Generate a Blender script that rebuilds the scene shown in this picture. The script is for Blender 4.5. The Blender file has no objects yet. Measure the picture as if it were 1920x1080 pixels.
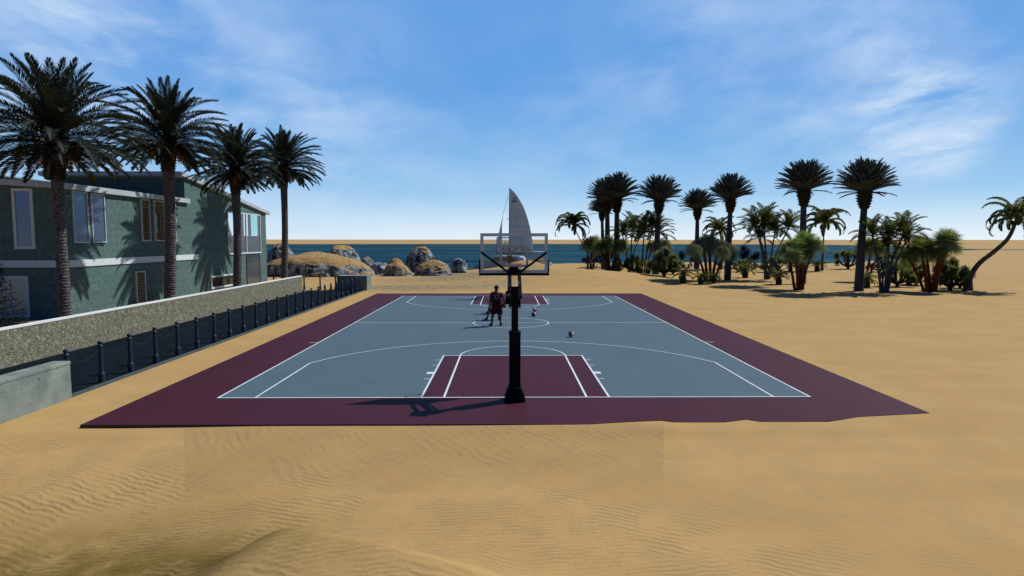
import bpy, bmesh, math, random
import numpy as np
from mathutils import Vector, Matrix

R = math.radians
scene = bpy.context.scene
col = scene.collection

# ------------------------------------------------------------------ camera
F_PX, CAM = 1160.369, Vector((-0.2439, -15.5837, 4.0438))
PITCH, YAW, ROLL = 0.0781387, -0.0099719, 0.000489
cd = bpy.data.cameras.new("camera")
cam = bpy.data.objects.new("camera", cd); col.objects.link(cam)
cd.sensor_width = 36.0; cd.lens = 36.0 * F_PX / 1920.0
cd.clip_start = 0.05; cd.clip_end = 60000
cam.matrix_world = Matrix.Translation(CAM) @ Matrix.Rotation(YAW, 4, 'Z') @ Matrix.Rotation(math.pi/2 - PITCH, 4, 'X') @ Matrix.Rotation(ROLL, 4, 'Z')
scene.camera = cam

# ------------------------------------------------------------------ light
SUN_DIR = Vector((0.778, 0.436, 1.0)).normalized()      # towards the sun
SUN_EL = math.asin(SUN_DIR.z); SUN_AZ = math.atan2(SUN_DIR.x, SUN_DIR.y)
sl = bpy.data.lights.new("sun", 'SUN'); sl.energy = 5.0; sl.angle = R(0.5); sl.color = (1.0, 0.95, 0.87)
so = bpy.data.objects.new("sun", sl); col.objects.link(so)
so.rotation_euler = SUN_DIR.to_track_quat('Z', 'Y').to_euler(); so.location = (30, 20, 40)

scene.view_settings.view_transform = 'Standard'
scene.view_settings.look = 'None'
scene.view_settings.exposure = 0.0
scene.view_settings.gamma = 1.0
scene.view_settings.use_curve_mapping = False

W = bpy.data.worlds.new("World"); scene.world = W; W.use_nodes = True
nt = W.node_tree; nt.nodes.clear()
def N(t, tree=None, **kw):
    n = (tree or nt).nodes.new(t)
    for k, v in kw.items(): setattr(n, k, v)
    return n
out = N('ShaderNodeOutputWorld'); bg = N('ShaderNodeBackground'); sky = N('ShaderNodeTexSky')
sky.sky_type = 'NISHITA'; sky.sun_disc = False; sky.sun_elevation = SUN_EL; sky.sun_rotation = SUN_AZ
sky.altitude = 0; sky.air_density = 1.0; sky.dust_density = 0.3; sky.ozone_density = 3.0
tc = N('ShaderNodeTexCoord'); sep = N('ShaderNodeSeparateXYZ')
nt.links.new(tc.outputs['Generated'], sep.inputs[0])
# tint: keeps the physical sky but pushes it to the clear saturated blue of the place, by height
ramp = N('ShaderNodeValToRGB'); el = ramp.color_ramp.elements
nt.links.new(sep.outputs['Z'], ramp.inputs[0])
SKY = [(0.0, (0.82, 0.91, 0.98)), (0.035, (0.56, 0.76, 0.93)), (0.07, (0.32, 0.58, 0.87)), (0.14, (0.19, 0.45, 0.82)), (0.23, (0.115, 0.35, 0.78)), (0.37, (0.105, 0.33, 0.76)), (0.52, (0.05, 0.17, 0.42)), (1.0, (0.015, 0.06, 0.18))]  # highest stops, above the view, darkened to weaken the fill light
el[0].position, el[0].color = SKY[0][0], (*SKY[0][1], 1)
el[1].position, el[1].color = SKY[-1][0], (*SKY[-1][1], 1)
for p, c in SKY[1:-1]:
    e = el.new(p); e.color = (*c, 1)
sc_ = N('ShaderNodeVectorMath', operation='SCALE'); sc_.inputs['Scale'].default_value = 0.1
nt.links.new(sky.outputs[0], sc_.inputs[0])
mix1 = N('ShaderNodeMix', data_type='RGBA'); mix1.inputs[0].default_value = 0.94
nt.links.new(sc_.outputs[0], mix1.inputs[6]); nt.links.new(ramp.outputs[0], mix1.inputs[7])
# clouds: thin high wisps on a virtual dome (direction divided by height)
dv = N('ShaderNodeVectorMath', operation='MULTIPLY_ADD')
mx = N('ShaderNodeMath', operation='ADD'); mx.inputs[1].default_value = 0.22
nt.links.new(sep.outputs['Z'], mx.inputs[0])
inv = N('ShaderNodeMath', operation='DIVIDE'); inv.inputs[0].default_value = 1.0
nt.links.new(mx.outputs[0], inv.inputs[1])
cv = N('ShaderNodeVectorMath', operation='SCALE')
nt.links.new(tc.outputs['Generated'], cv.inputs[0]); nt.links.new(inv.outputs[0], cv.inputs['Scale'])
n1 = N('ShaderNodeTexNoise'); n1.inputs['Scale'].default_value = 1.25; n1.inputs['Detail'].default_value = 5; n1.inputs['Roughness'].default_value = 0.5; n1.inputs['Distortion'].default_value = 0.15
mp = N('ShaderNodeMapping'); mp.inputs['Location'].default_value = (3.1, 1.4, 0.2); mp.inputs['Scale'].default_value = (1.0, 0.75, 1.0)
nt.links.new(cv.outputs[0], mp.inputs[0]); nt.links.new(mp.outputs[0], n1.inputs['Vector'])
r1 = N('ShaderNodeMapRange'); r1.interpolation_type = 'SMOOTHSTEP'
r1.inputs['From Min'].default_value = 0.40; r1.inputs['From Max'].default_value = 0.80; r1.inputs['To Max'].default_value = 0.62
nt.links.new(n1.outputs[0], r1.inputs[0])
# two brighter cloud banks (upper left and right), as directions on the dome
def cap(px, py, rad, amt):
    xr, ur = (px-960)/F_PX, (540-py)/F_PX
    c, s = math.cos(PITCH), math.sin(PITCH)
    d = Vector((xr, c+s*ur, -s+c*ur)).normalized()
    dot = N('ShaderNodeVectorMath', operation='DOT_PRODUCT'); dot.inputs[1].default_value = d
    nt.links.new(tc.outputs['Generated'], dot.inputs[0])
    m = N('ShaderNodeMapRange'); m.interpolation_type = 'SMOOTHSTEP'
    m.inputs['From Min'].default_value = math.cos(R(rad)); m.inputs['From Max'].default_value = 1.0; m.inputs['To Max'].default_value = amt
    nt.links.new(dot.outputs['Value'], m.inputs[0]); return m.outputs[0]
CAPS = [(190, 5, 12, 0.48), (0, 60, 15, 0.28), (400, 150, 18, 0.34), (1760, 225, 5.4, 1.1), (1780, 60, 10, .30), (1250, 50, 9, 0.26), (1480, 120, 12, 0.34), (1680, 220, 9, .28), (1100, 280, 10, 0.25), (650, 330, 16, 0.30)]
acc = None
for cpx in CAPS:
    o_ = cap(*cpx)
    if acc is None: acc = o_
    else:
        a = N('ShaderNodeMath', operation='ADD'); nt.links.new(acc, a.inputs[0]); nt.links.new(o_, a.inputs[1]); acc = a.outputs[0]
n2 = N('ShaderNodeTexNoise'); n2.inputs['Scale'].default_value = 3.0; n2.inputs['Detail'].default_value = 10; n2.inputs['Roughness'].default_value = 0.57; n2.inputs['Distortion'].default_value = 0.25
nt.links.new(mp.outputs[0], n2.inputs['Vector'])
r2 = N('ShaderNodeMapRange'); r2.interpolation_type = 'SMOOTHSTEP'
r2.inputs['From Min'].default_value = 0.30; r2.inputs['From Max'].default_value = 0.74
nt.links.new(n2.outputs[0], r2.inputs[0])
m2 = N('ShaderNodeMath', operation='MULTIPLY'); nt.links.new(acc, m2.inputs[0]); nt.links.new(r2.outputs[0], m2.inputs[1])
m3 = N('ShaderNodeMath', operation='MULTIPLY'); m3.inputs[1].default_value = 0.25; nt.links.new(r1.outputs[0], m3.inputs[0])
m4 = N('ShaderNodeMath', operation='ADD'); m4.use_clamp = True; nt.links.new(m2.outputs[0], m4.inputs[0]); nt.links.new(m3.outputs[0], m4.inputs[1])
mixc = N('ShaderNodeMix', data_type='RGBA'); mixc.inputs[7].default_value = (0.58, 0.73, 0.94, 1)
nt.links.new(m4.outputs[0], mixc.inputs[0]); nt.links.new(mix1.outputs[2], mixc.inputs[6])
# sky behind the viewer, out of frame, darkened and blued to weaken the fill
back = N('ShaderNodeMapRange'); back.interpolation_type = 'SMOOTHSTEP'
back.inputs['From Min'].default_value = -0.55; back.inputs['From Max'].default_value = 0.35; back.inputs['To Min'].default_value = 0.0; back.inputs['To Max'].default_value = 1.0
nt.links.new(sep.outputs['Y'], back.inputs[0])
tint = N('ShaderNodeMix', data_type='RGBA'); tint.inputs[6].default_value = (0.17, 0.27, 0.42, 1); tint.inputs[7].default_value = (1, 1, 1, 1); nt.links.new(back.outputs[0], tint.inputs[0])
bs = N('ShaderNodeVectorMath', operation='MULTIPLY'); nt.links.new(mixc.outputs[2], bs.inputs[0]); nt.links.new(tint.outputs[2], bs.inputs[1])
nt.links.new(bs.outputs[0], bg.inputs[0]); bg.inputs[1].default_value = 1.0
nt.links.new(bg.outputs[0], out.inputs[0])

# ------------------------------------------------------------------ helpers
def ray(px, py):
    xr, ur = (px-960)/F_PX, (540-py)/F_PX
    c, s = math.cos(ROLL), math.sin(ROLL); x, u = c*xr - s*ur, s*xr + c*ur
    c, s = math.cos(PITCH), math.sin(PITCH); y, z = c + s*u, -s + c*u
    c, s = math.cos(YAW), math.sin(YAW)
    return Vector((c*x - s*y, s*x + c*y, z))
def atz(px, py, z=0.0): r = ray(px, py); return CAM + r*((z-CAM.z)/r.z)
def atx(px, py, x): r = ray(px, py); return CAM + r*((x-CAM.x)/r.x)
def aty(px, py, y): r = ray(px, py); return CAM + r*((y-CAM.y)/r.y)

def tag(o, label=None, cat=None, group=None, kind=None):
    if label: o['label'] = label
    if cat: o['category'] = cat
    if group: o['group'] = group
    if kind: o['kind'] = kind
    return o
def empty(name, loc, rz=0.0):
    o = bpy.data.objects.new(name, None); col.objects.link(o); o.location = loc; o.rotation_euler = (0, 0, rz)
    o.empty_display_size = 0.3
    return o
def copy_tree(o, parent=None):
    c = o.copy(); col.objects.link(c)
    if parent: c.parent = parent
    for ch in list(o.children): copy_tree(ch, c)
    return c

class MB:
    def __init__(s): s.v = []; s.f = []; s.m = []; s.cur = 0
    def add(s, vs, fs):
        b = len(s.v); s.v.extend([tuple(v) for v in vs]); s.f.extend([tuple(i+b for i in f) for f in fs]); s.m.extend([s.cur]*len(fs)); return s
    def box(s, x0, x1, y0, y1, z0, z1):
        return s.add([(x0,y0,z0),(x1,y0,z0),(x1,y1,z0),(x0,y1,z0),(x0,y0,z1),(x1,y0,z1),(x1,y1,z1),(x0,y1,z1)],
                     [(0,3,2,1),(4,5,6,7),(0,1,5,4),(1,2,6,5),(2,3,7,6),(3,0,4,7)])
    def obox(s, c, ax, ay, az, hx, hy, hz):
        c = Vector(c); ax, ay, az = Vector(ax).normalized()*hx, Vector(ay).normalized()*hy, Vector(az).normalized()*hz
        vs = [c+a*ax+b*ay+d*az for d in (-1,1) for a, b in ((-1,-1),(1,-1),(1,1),(-1,1))]
        return s.add(vs, [(0,3,2,1),(4,5,6,7),(0,1,5,4),(1,2,6,5),(2,3,7,6),(3,0,4,7)])
    def bar(s, a, b, w, h=None):
        a, b = Vector(a), Vector(b); d = b-a; h = h or w
        up = Vector((0,0,1)) if abs(d.normalized().z) < 0.95 else Vector((0,1,0))
        sx = d.cross(up); sz = sx.cross(d)
        return s.obox((a+b)/2, d, sx, sz, d.length/2, w/2, h/2)
    def tube(s, pts, rads, n=8, cap=True):
        pts = [Vector(p) for p in pts]; k = len(pts)
        if not isinstance(rads, (list, tuple)): rads = [rads]*k
        b = len(s.v); vs = []; prev = None
        for i, p in enumerate(pts):
            d = (pts[min(i+1,k-1)] - pts[max(i-1,0)]).normalized()
            if prev is None:
                up = Vector((0,0,1)) if abs(d.z) < 0.9 else Vector((1,0,0)); a = d.cross(up).normalized()
            else:
                a = (prev - d*prev.dot(d)).normalized()
            prev = a; c = d.cross(a)
            for j in range(n):
                t = 2*math.pi*j/n; vs.append(p + (a*math.cos(t)+c*math.sin(t))*rads[i])
        fs = [(i*n+j, i*n+(j+1)%n, (i+1)*n+(j+1)%n, (i+1)*n+j) for i in range(k-1) for j in range(n)]
        if cap: fs += [tuple(range(n))[::-1], tuple((k-1)*n+j for j in range(n))]
        return s.add(vs, fs)
    def lathe(s, prof, c=(0,0,0), n=14):
        pts = [(c[0], c[1], c[2]+z) for r, z in prof]
        k = len(prof); vs = [(c[0]+r*math.cos(2*math.pi*j/n), c[1]+r*math.sin(2*math.pi*j/n), c[2]+z) for r, z in prof for j in range(n)]
        fs = [(i*n+j, i*n+(j+1)%n, (i+1)*n+(j+1)%n, (i+1)*n+j) for i in range(k-1) for j in range(n)]
        fs += [tuple(range(n))[::-1], tuple((k-1)*n+j for j in range(n))]
        return s.add(vs, fs)
    def prism(s, poly, axis, a, b):
        """poly: 2D points; axis 'x','y','z' the extrusion axis from a to b"""
        def mk(p, t):
            return {'x': (t, p[0], p[1]), 'y': (p[0], t, p[1]), 'z': (p[0], p[1], t)}[axis]
        n = len(poly)
        return s.add([mk(p, a) for p in poly] + [mk(p, b) for p in poly],
                     [tuple(range(n))[::-1], tuple(range(n, 2*n))] + [(i, (i+1)%n, n+(i+1)%n, n+i) for i in range(n)])
    def sphere(s, c, r, n=16, m=10, sc=(1,1,1)):
        vs = [(c[0], c[1], c[2]-r*sc[2])]
        for i in range(1, m):
            t = -math.pi/2 + math.pi*i/m
            for j in range(n):
                u = 2*math.pi*j/n
                vs.append((c[0]+r*sc[0]*math.cos(t)*math.cos(u), c[1]+r*sc[1]*math.cos(t)*math.sin(u), c[2]+r*sc[2]*math.sin(t)))
        vs.append((c[0], c[1], c[2]+r*sc[2])); L = len(vs)-1
        fs = [(0, 1+(j+1)%n, 1+j) for j in range(n)]
        for i in range(m-2):
            for j in range(n):
                fs.append((1+i*n+j, 1+i*n+(j+1)%n, 1+(i+1)*n+(j+1)%n, 1+(i+1)*n+j))
        fs += [(L, 1+(m-2)*n+j, 1+(m-2)*n+(j+1)%n) for j in range(n)]
        return s.add(vs, fs)
    def mesh(s, name, mats, smooth=False, recalc=True):
        me = bpy.data.meshes.new(name); me.from_pydata([tuple(v) for v in s.v], [], s.f)
        if not isinstance(mats, (list, tuple)): mats = [mats]
        for m in mats: me.materials.append(m)
        if len(mats) > 1: me.polygons.foreach_set('material_index', s.m)
        if recalc:
            bm = bmesh.new(); bm.from_mesh(me); bmesh.ops.recalc_face_normals(bm, faces=bm.faces); bm.to_mesh(me); bm.free()
        if smooth: me.polygons.foreach_set('use_smooth', [True]*len(me.polygons))
        me.update(); return me
    def build(s, name, mats, parent=None, smooth=False, bevel=0.0, loc=None, recalc=True):
        o = bpy.data.objects.new(name, s.mesh(name, mats, smooth, recalc)); col.objects.link(o)
        if parent: o.parent = parent
        if loc: o.location = loc
        if bevel:
            md = o.modifiers.new('bevel', 'BEVEL'); md.width = bevel; md.segments = 2; md.limit_method = 'ANGLE'
        return o

# ------------------------------------------------------------------ materials
def mat(name, base, rough=0.8, var=0.0, vscale=3.0, bump=0.0, bscale=20.0, metal=0.0, spec=0.3, base2=None, coord='Object', stretch=(1,1,1), detail=5):
    m = bpy.data.materials.new(name); m.use_nodes = True; t = m.node_tree; b = t.nodes['Principled BSDF']
    b.inputs['Base Color'].default_value = (*base, 1); b.inputs['Roughness'].default_value = rough
    b.inputs['Metallic'].default_value = metal; b.inputs['Specular IOR Level'].default_value = spec
    c = N('ShaderNodeTexCoord', t); mpn = N('ShaderNodeMapping', t); mpn.inputs['Scale'].default_value = stretch
    t.links.new(c.outputs[coord], mpn.inputs[0])
    if var or base2:
        n = N('ShaderNodeTexNoise', t); n.inputs['Scale'].default_value = vscale; n.inputs['Detail'].default_value = detail
        t.links.new(mpn.outputs[0], n.inputs['Vector'])
        mr = N('ShaderNodeMapRange', t); mr.inputs['From Min'].default_value = 0.32; mr.inputs['From Max'].default_value = 0.68
        t.links.new(n.outputs[0], mr.inputs[0])
        mxn = N('ShaderNodeMix', t, data_type='RGBA')
        c2 = base2 or tuple(min(1, x*(1+var)) for x in base); c1 = base if base2 else tuple(x*(1-var) for x in base)
        mxn.inputs[6].default_value = (*c1, 1); mxn.inputs[7].default_value = (*c2, 1)
        t.links.new(mr.outputs[0], mxn.inputs[0]); t.links.new(mxn.outputs[2], b.inputs['Base Color'])
    if bump:
        n = N('ShaderNodeTexNoise', t); n.inputs['Scale'].default_value = bscale; n.inputs['Detail'].default_value = 6
        t.links.new(mpn.outputs[0], n.inputs['Vector'])
        bp = N('ShaderNodeBump', t); bp.inputs['Strength'].default_value = bump; bp.inputs['Distance'].default_value = 0.03
        t.links.new(n.outputs[0], bp.inputs['Height']); t.links.new(bp.outputs[0], b.inputs['Normal'])
    return m

M = {}
M['court_blue'] = mat('court_blue', (0.073, 0.116, 0.150), 0.7, var=0.05, vscale=0.6, bump=0.05, bscale=90, spec=0.08)
M['court_maroon'] = mat('court_maroon', (0.050, 0.0125, 0.024), 0.62, var=0.06, vscale=0.6, bump=0.05, bscale=90, spec=0.08)
M['court_line'] = mat('court_line', (0.54, 0.62, 0.68), 0.6, var=0.08, vscale=4, spec=0.25)
M['slab_edge'] = mat('slab_edge', (0.05, 0.045, 0.04), 0.9)
M['black'] = mat('black_powder_coat', (0.006, 0.008, 0.011), 0.7, var=0.2, vscale=6, spec=0.1)
M['greysteel'] = mat('grey_steel', (0.06, 0.08, 0.10), 0.5, metal=0.3, var=0.15, vscale=5)
M['boardwhite'] = mat('board_white', (0.46, 0.60, 0.68), 0.5, var=0.04, vscale=4)
M['rimred'] = mat('rim_red', (0.30, 0.045, 0.02), 0.45, var=0.1)
M['net'] = mat('net_white', (0.5, 0.5, 0.48), 0.9)
M['padding'] = mat('black_padding', (0.005, 0.007, 0.010), 0.8, spec=0.08, var=0.2, vscale=9)
M['asphalt'] = mat('dark_asphalt', (0.0065, 0.0115, 0.017), 0.95, var=0.25, vscale=2.5, bump=0.3, bscale=60, spec=0.02)
M['kerb'] = mat('teal_grey_kerb', (0.05, 0.075, 0.075), 0.85, var=0.2)
M['navy'] = mat('navy_iron', (0.010, 0.014, 0.042), 0.45, var=0.25, vscale=10, spec=0.35)
M['cap'] = mat('white_coping', (0.62, 0.64, 0.64), 0.7, var=0.08)
M['fascia'] = mat('pale_metal_fascia', (0.36, 0.42, 0.46), 0.55, var=0.06, vscale=1.0)
M['roofdark'] = mat('grey_roof_sheet', (0.09, 0.11, 0.12), 0.6, var=0.15)
M['bandwhite'] = mat('white_band', (0.52, 0.60, 0.64), 0.7, var=0.05)
M['framewhite'] = mat('white_frame', (0.50, 0.56, 0.60), 0.5)
M['slat'] = mat('olive_slat', (0.20, 0.17, 0.06), 0.6, var=0.2)
M['slatcyan'] = mat('pale_cyan_slat', (0.28, 0.62, 0.70), 0.35, var=0.1)
M['darkin'] = mat('window_reveal', (0.03, 0.04, 0.055), 0.6)
M['brownwood'] = mat('brown_wood', (0.09, 0.035, 0.012), 0.6, var=0.3)
M['spandrel'] = mat('grey_spandrel_glass', (0.075, 0.095, 0.12), 0.25, spec=0.5, var=0.05, vscale=.5)
def glass(name, base, rough=0.02, metal=0.85):
    return mat(name, base, rough, metal=metal, spec=0.5, var=0.12, vscale=0.5)
M['glassblue'] = glass('window_glass_blue', (0.16, 0.24, 0.36), 0.28, .8)
M['glasssky'] = glass('window_glass_bright', (0.80, 0.86, 0.92), 0.03, 1.0)
M['glassdark'] = glass('window_glass_dark', (0.10, 0.12, 0.15), 0.12, 0.5)
M['trunkdate'] = mat('date_palm_bark', (0.055, 0.044, 0.045), 0.95, base2=(0.155, 0.145, 0.152), vscale=9, bump=0.9, bscale=14, spec=0.1)
M['boots'] = mat('old_frond_boots', (0.016, 0.015, 0.011), 0.95, base2=(0.045, 0.038, 0.022), vscale=6, bump=0.8, bscale=12, spec=0.1)
M['fruit'] = mat('orange_fruit_stalks', (0.30, 0.12, 0.02), 0.8, var=0.3, vscale=20)
M['trunkking'] = mat('smooth_grey_bark', (0.045, 0.05, 0.062), 0.9, var=0.3, vscale=3, bump=0.5, bscale=10, spec=0.1)
M['trunkcoco'] = mat('coconut_bark', (0.045, 0.045, 0.035), 0.9, base2=(0.10, 0.095, 0.07), vscale=5, bump=0.6, bscale=10, spec=0.1)
M['trunkred'] = mat('reddish_brown_trunk', (0.075, 0.021, 0.008), 0.9, base2=(0.17, 0.05, 0.018), vscale=7, bump=0.8, bscale=14, spec=0.1)
M['trunkteal'] = mat('green_grey_stem', (0.03, 0.05, 0.055), 0.8, base2=(0.06, 0.085, 0.085), vscale=4, spec=0.2)
M['trunkdark'] = mat('dark_bark', (0.025, 0.02, 0.018), 0.95, base2=(0.06, 0.05, 0.04), vscale=5, bump=0.6, bscale=12, spec=0.1)
def leafmat(name, a, b, vs=1.2, rough=0.8, spec=0.06, trans=.35):
    m = mat(name, a, rough, base2=b, vscale=vs, spec=spec, detail=3); t = m.node_tree; p = t.nodes['Principled BSDF']
    o_ = t.nodes['Material Output']; tl = N('ShaderNodeBsdfTranslucent', t); mx_ = N('ShaderNodeMixShader', t); mx_.inputs[0].default_value = trans
    cn = p.inputs['Base Color'].links[0].from_socket; g_ = N('ShaderNodeMix', t, data_type='RGBA', blend_type='MULTIPLY'); g_.inputs[0].default_value = 1; g_.inputs[7].default_value = (1.25, 1.3, .5, 1)
    t.links.new(cn, g_.inputs[6]); t.links.new(g_.outputs[2], tl.inputs[0])
    t.links.new(p.outputs[0], mx_.inputs[1]); t.links.new(tl.outputs[0], mx_.inputs[2]); t.links.new(mx_.outputs[0], o_.inputs[0]); return m
M['leafdate'] = leafmat('date_frond', (0.018, 0.025, 0.021), (0.046, 0.055, 0.045), trans=.08)
M['leafold'] = leafmat('old_frond', (0.022, 0.022, 0.010), (0.055, 0.048, 0.02))
M['leafking'] = leafmat('blue_grey_frond', (0.036, 0.048, 0.050), (0.080, 0.098, 0.098), trans=.05)
M['leafcoco'] = leafmat('coconut_frond', (0.03, 0.042, 0.008), (0.10, 0.115, 0.02), 2.0)
M['leafareca'] = leafmat('areca_frond', (0.022, 0.032, 0.010), (0.085, 0.100, 0.020), 1.5)
M['leaffan'] = leafmat('fan_leaf', (0.10, 0.15, 0.075), (0.30, 0.38, 0.19), 1.3)
M['leafweep'] = leafmat('weeping_leaf', (0.08, 0.10, 0.065), (0.22, 0.25, 0.17), 1.3)
M['leafjosh'] = leafmat('rosette_leaf', (0.07, 0.10, 0.05), (0.22, 0.26, 0.12), 2.5)
M['leafcycad'] = leafmat('cycad_leaf', (0.04, 0.055, 0.02), (0.13, 0.15, 0.06), 3)
M['leafblue'] = leafmat('blue_green_leaf', (0.006, 0.022, 0.05), (0.018, 0.055, 0.10), 2, trans=.05)
M['leafcon'] = leafmat('conifer_needle', (0.007, 0.010, 0.008), (0.02, 0.027, 0.02), 4, trans=.02)
M['cactus'] = mat('cactus_pad', (0.02, 0.04, 0.035), 0.7, var=0.3, vscale=12)
M['hull'] = mat('hull_white', (0.30, 0.39, 0.47), 0.4, var=0.05)
M['hullwin'] = mat('hull_window', (0.012, 0.03, 0.075), 0.15, spec=0.5)
M['sail'] = mat('sail_cloth', (0.50, 0.62, 0.68), 0.8, var=0.05, vscale=0.6)
M['seam'] = mat('sail_seam', (0.20, 0.24, 0.27), 0.8)
M['sailblue'] = mat('sail_blue_mark', (0.02, 0.045, 0.17), 0.8)
M['sailyellow'] = mat('sail_yellow_mark', (0.4, 0.45, 0.12), 0.8)
M['cushion'] = mat('tan_cushion', (0.30, 0.15, 0.07), 0.8, base2=(0.12, 0.05, 0.03), vscale=3)
M['skin'] = mat('dark_skin', (0.055, 0.026, 0.014), 0.5, var=0.1)
M['skin2'] = mat('brown_skin', (0.22, 0.095, 0.045), 0.5, var=0.1)
M['hair'] = mat('black_hair', (0.006, 0.005, 0.005), 0.8)
M['jersey'] = mat('dark_red_jersey', (0.062, 0.004, 0.006), 0.85, var=0.2, vscale=5, bump=0.2, bscale=12)
M['jerseytrim'] = mat('black_trim', (0.01, 0.01, 0.012), 0.85)
M['digits'] = mat('grey_digits', (0.20, 0.22, 0.24), 0.8)
M['shoe'] = mat('black_shoe', (0.01, 0.011, 0.014), 0.5)
M['sock'] = mat('grey_sock', (0.12, 0.14, 0.15), 0.9)
M['navycloth'] = mat('navy_cloth', (0.015, 0.025, 0.06), 0.9, var=0.2, vscale=5)
M['ballred'] = mat('ball_red', (0.36, 0.02, 0.012), 0.45, bump=0.2, bscale=150)
M['ballwhite'] = mat('ball_white', (0.62, 0.66, 0.68), 0.45, bump=0.2, bscale=150)
M['ballblue'] = mat('ball_blue', (0.02, 0.04, 0.13), 0.45, bump=0.2, bscale=150)
M['ballorange'] = mat('ball_dark_orange', (0.22, 0.05, 0.02), 0.55, bump=0.2, bscale=150)
M['balldark'] = mat('ball_seam', (0.01, 0.01, 0.01), 0.6)

def wallmat():
    m = bpy.data.materials.new('green_block_wall'); m.use_nodes = True; t = m.node_tree; b = t.nodes['Principled BSDF']
    b.inputs['Roughness'].default_value = 0.92; b.inputs['Specular IOR Level'].default_value = 0.15
    g = N('ShaderNodeTexCoord', t); s = N('ShaderNodeSeparateXYZ', t); t.links.new(g.outputs['Object'], s.inputs[0])
    ad = N('ShaderNodeMath', t, operation='ADD'); t.links.new(s.outputs[0], ad.inputs[0]); t.links.new(s.outputs[1], ad.inputs[1])
    c = N('ShaderNodeCombineXYZ', t); t.links.new(ad.outputs[0], c.inputs[0]); t.links.new(s.outputs[2], c.inputs[1])
    br = N('ShaderNodeTexBrick', t); br.inputs['Scale'].default_value = 1.0; br.inputs['Brick Width'].default_value = 0.8; br.inputs['Row Height'].default_value = 0.42
    br.inputs['Mortar Size'].default_value = 0.014; br.offset = 0.5
    br.inputs['Mortar Smooth'].default_value = 0.6
    br.inputs['Color1'].default_value = (0.072, 0.128, 0.127, 1); br.inputs['Color2'].default_value = (0.084, 0.148, 0.147, 1); br.inputs['Mortar'].default_value = (0.046, 0.084, 0.085, 1)
    t.links.new(c.outputs[0], br.inputs['Vector'])
    n = N('ShaderNodeTexNoise', t); n.inputs['Scale'].default_value = 4; n.inputs['Detail'].default_value = 10; n.inputs['Roughness'].default_value = 0.78; t.links.new(g.outputs['Object'], n.inputs['Vector'])
    mr = N('ShaderNodeMapRange', t); mr.inputs['From Min'].default_value = .3; mr.inputs['From Max'].default_value = .7; mr.inputs['To Min'].default_value = .62; mr.inputs['To Max'].default_value = 1.36
    t.links.new(n.outputs[0], mr.inputs[0])
    v = N('ShaderNodeVectorMath', t, operation='SCALE'); t.links.new(br.outputs[0], v.inputs[0]); t.links.new(mr.outputs[0], v.inputs['Scale'])
    t.links.new(v.outputs[0], b.inputs['Base Color'])
    bp = N('ShaderNodeBump', t); bp.inputs['Strength'].default_value = 0.5; bp.inputs['Distance'].default_value = 0.03
    t.links.new(n.outputs[0], bp.inputs['Height']); t.links.new(bp.outputs[0], b.inputs['Normal'])
    return m
M['house'] = wallmat()
def stonemat():
    m = bpy.data.materials.new('rubble_stone'); m.use_nodes = True; t = m.node_tree; b = t.nodes['Principled BSDF']
    b.inputs['Roughness'].default_value = 0.95; b.inputs['Specular IOR Level'].default_value = 0.1
    g = N('ShaderNodeTexCoord', t)
    v = N('ShaderNodeTexVoronoi', t); v.inputs['Scale'].default_value = 12; v.feature = 'F1'; v.inputs['Randomness'].default_value = 0.95
    nd = N('ShaderNodeTexNoise', t); nd.inputs['Scale'].default_value = 6; nd.inputs['Detail'].default_value = 4; t.links.new(g.outputs['Object'], nd.inputs['Vector'])
    av = N('ShaderNodeVectorMath', t, operation='MULTIPLY_ADD'); av.inputs[1].default_value = (.12, .12, .12)
    t.links.new(nd.outputs['Color'], av.inputs[0]); t.links.new(g.outputs['Object'], av.inputs[2]); t.links.new(av.outputs[0], v.inputs['Vector'])
    sp = N('ShaderNodeSeparateColor', t); t.links.new(v.outputs['Color'], sp.inputs[0])
    rp = N('ShaderNodeValToRGB', t); e = rp.color_ramp.elements
    e[0].position = 0; e[0].color = (0.115, 0.122, 0.088, 1); e[1].position = 1; e[1].color = (0.25, 0.20, 0.095, 1)
    k = e.new(.35); k.color = (0.155, 0.160, 0.118, 1); k = e.new(.72); k.color = (0.20, 0.198, 0.145, 1); k = e.new(.9); k.color = (0.29, 0.285, 0.225, 1)
    t.links.new(sp.outputs[0], rp.inputs[0])
    ve = N('ShaderNodeTexVoronoi', t); ve.feature = 'DISTANCE_TO_EDGE'; ve.inputs['Scale'].default_value = 12; t.links.new(av.outputs[0], ve.inputs['Vector'])
    mr = N('ShaderNodeMapRange', t); mr.inputs['From Max'].default_value = 0.09; mr.inputs['To Min'].default_value = .45; t.links.new(ve.outputs[0], mr.inputs[0])
    sv = N('ShaderNodeVectorMath', t, operation='SCALE'); t.links.new(rp.outputs[0], sv.inputs[0]); t.links.new(mr.outputs[0], sv.inputs['Scale']); t.links.new(sv.outputs[0], b.inputs['Base Color'])
    bp = N('ShaderNodeBump', t); bp.inputs['Strength'].default_value = 0.8; bp.inputs['Distance'].default_value = 0.03
    t.links.new(ve.outputs[0], bp.inputs['Height']); t.links.new(bp.outputs[0], b.inputs['Normal'])
    return m
M['stone'] = stonemat()
M['concrete'] = mat('weathered_concrete', (0.130, 0.165, 0.152), 0.9, base2=(0.215, 0.255, 0.235), vscale=2.2, bump=0.4, bscale=18, spec=0.15, detail=9)
M['concretedark'] = mat('shaded_concrete', (0.05, 0.058, 0.048), 0.95, base2=(0.09, 0.10, 0.08), vscale=2.2, bump=0.3, bscale=18, spec=0.1)  # darker copy of the concrete for a shaded face, unassigned

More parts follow.
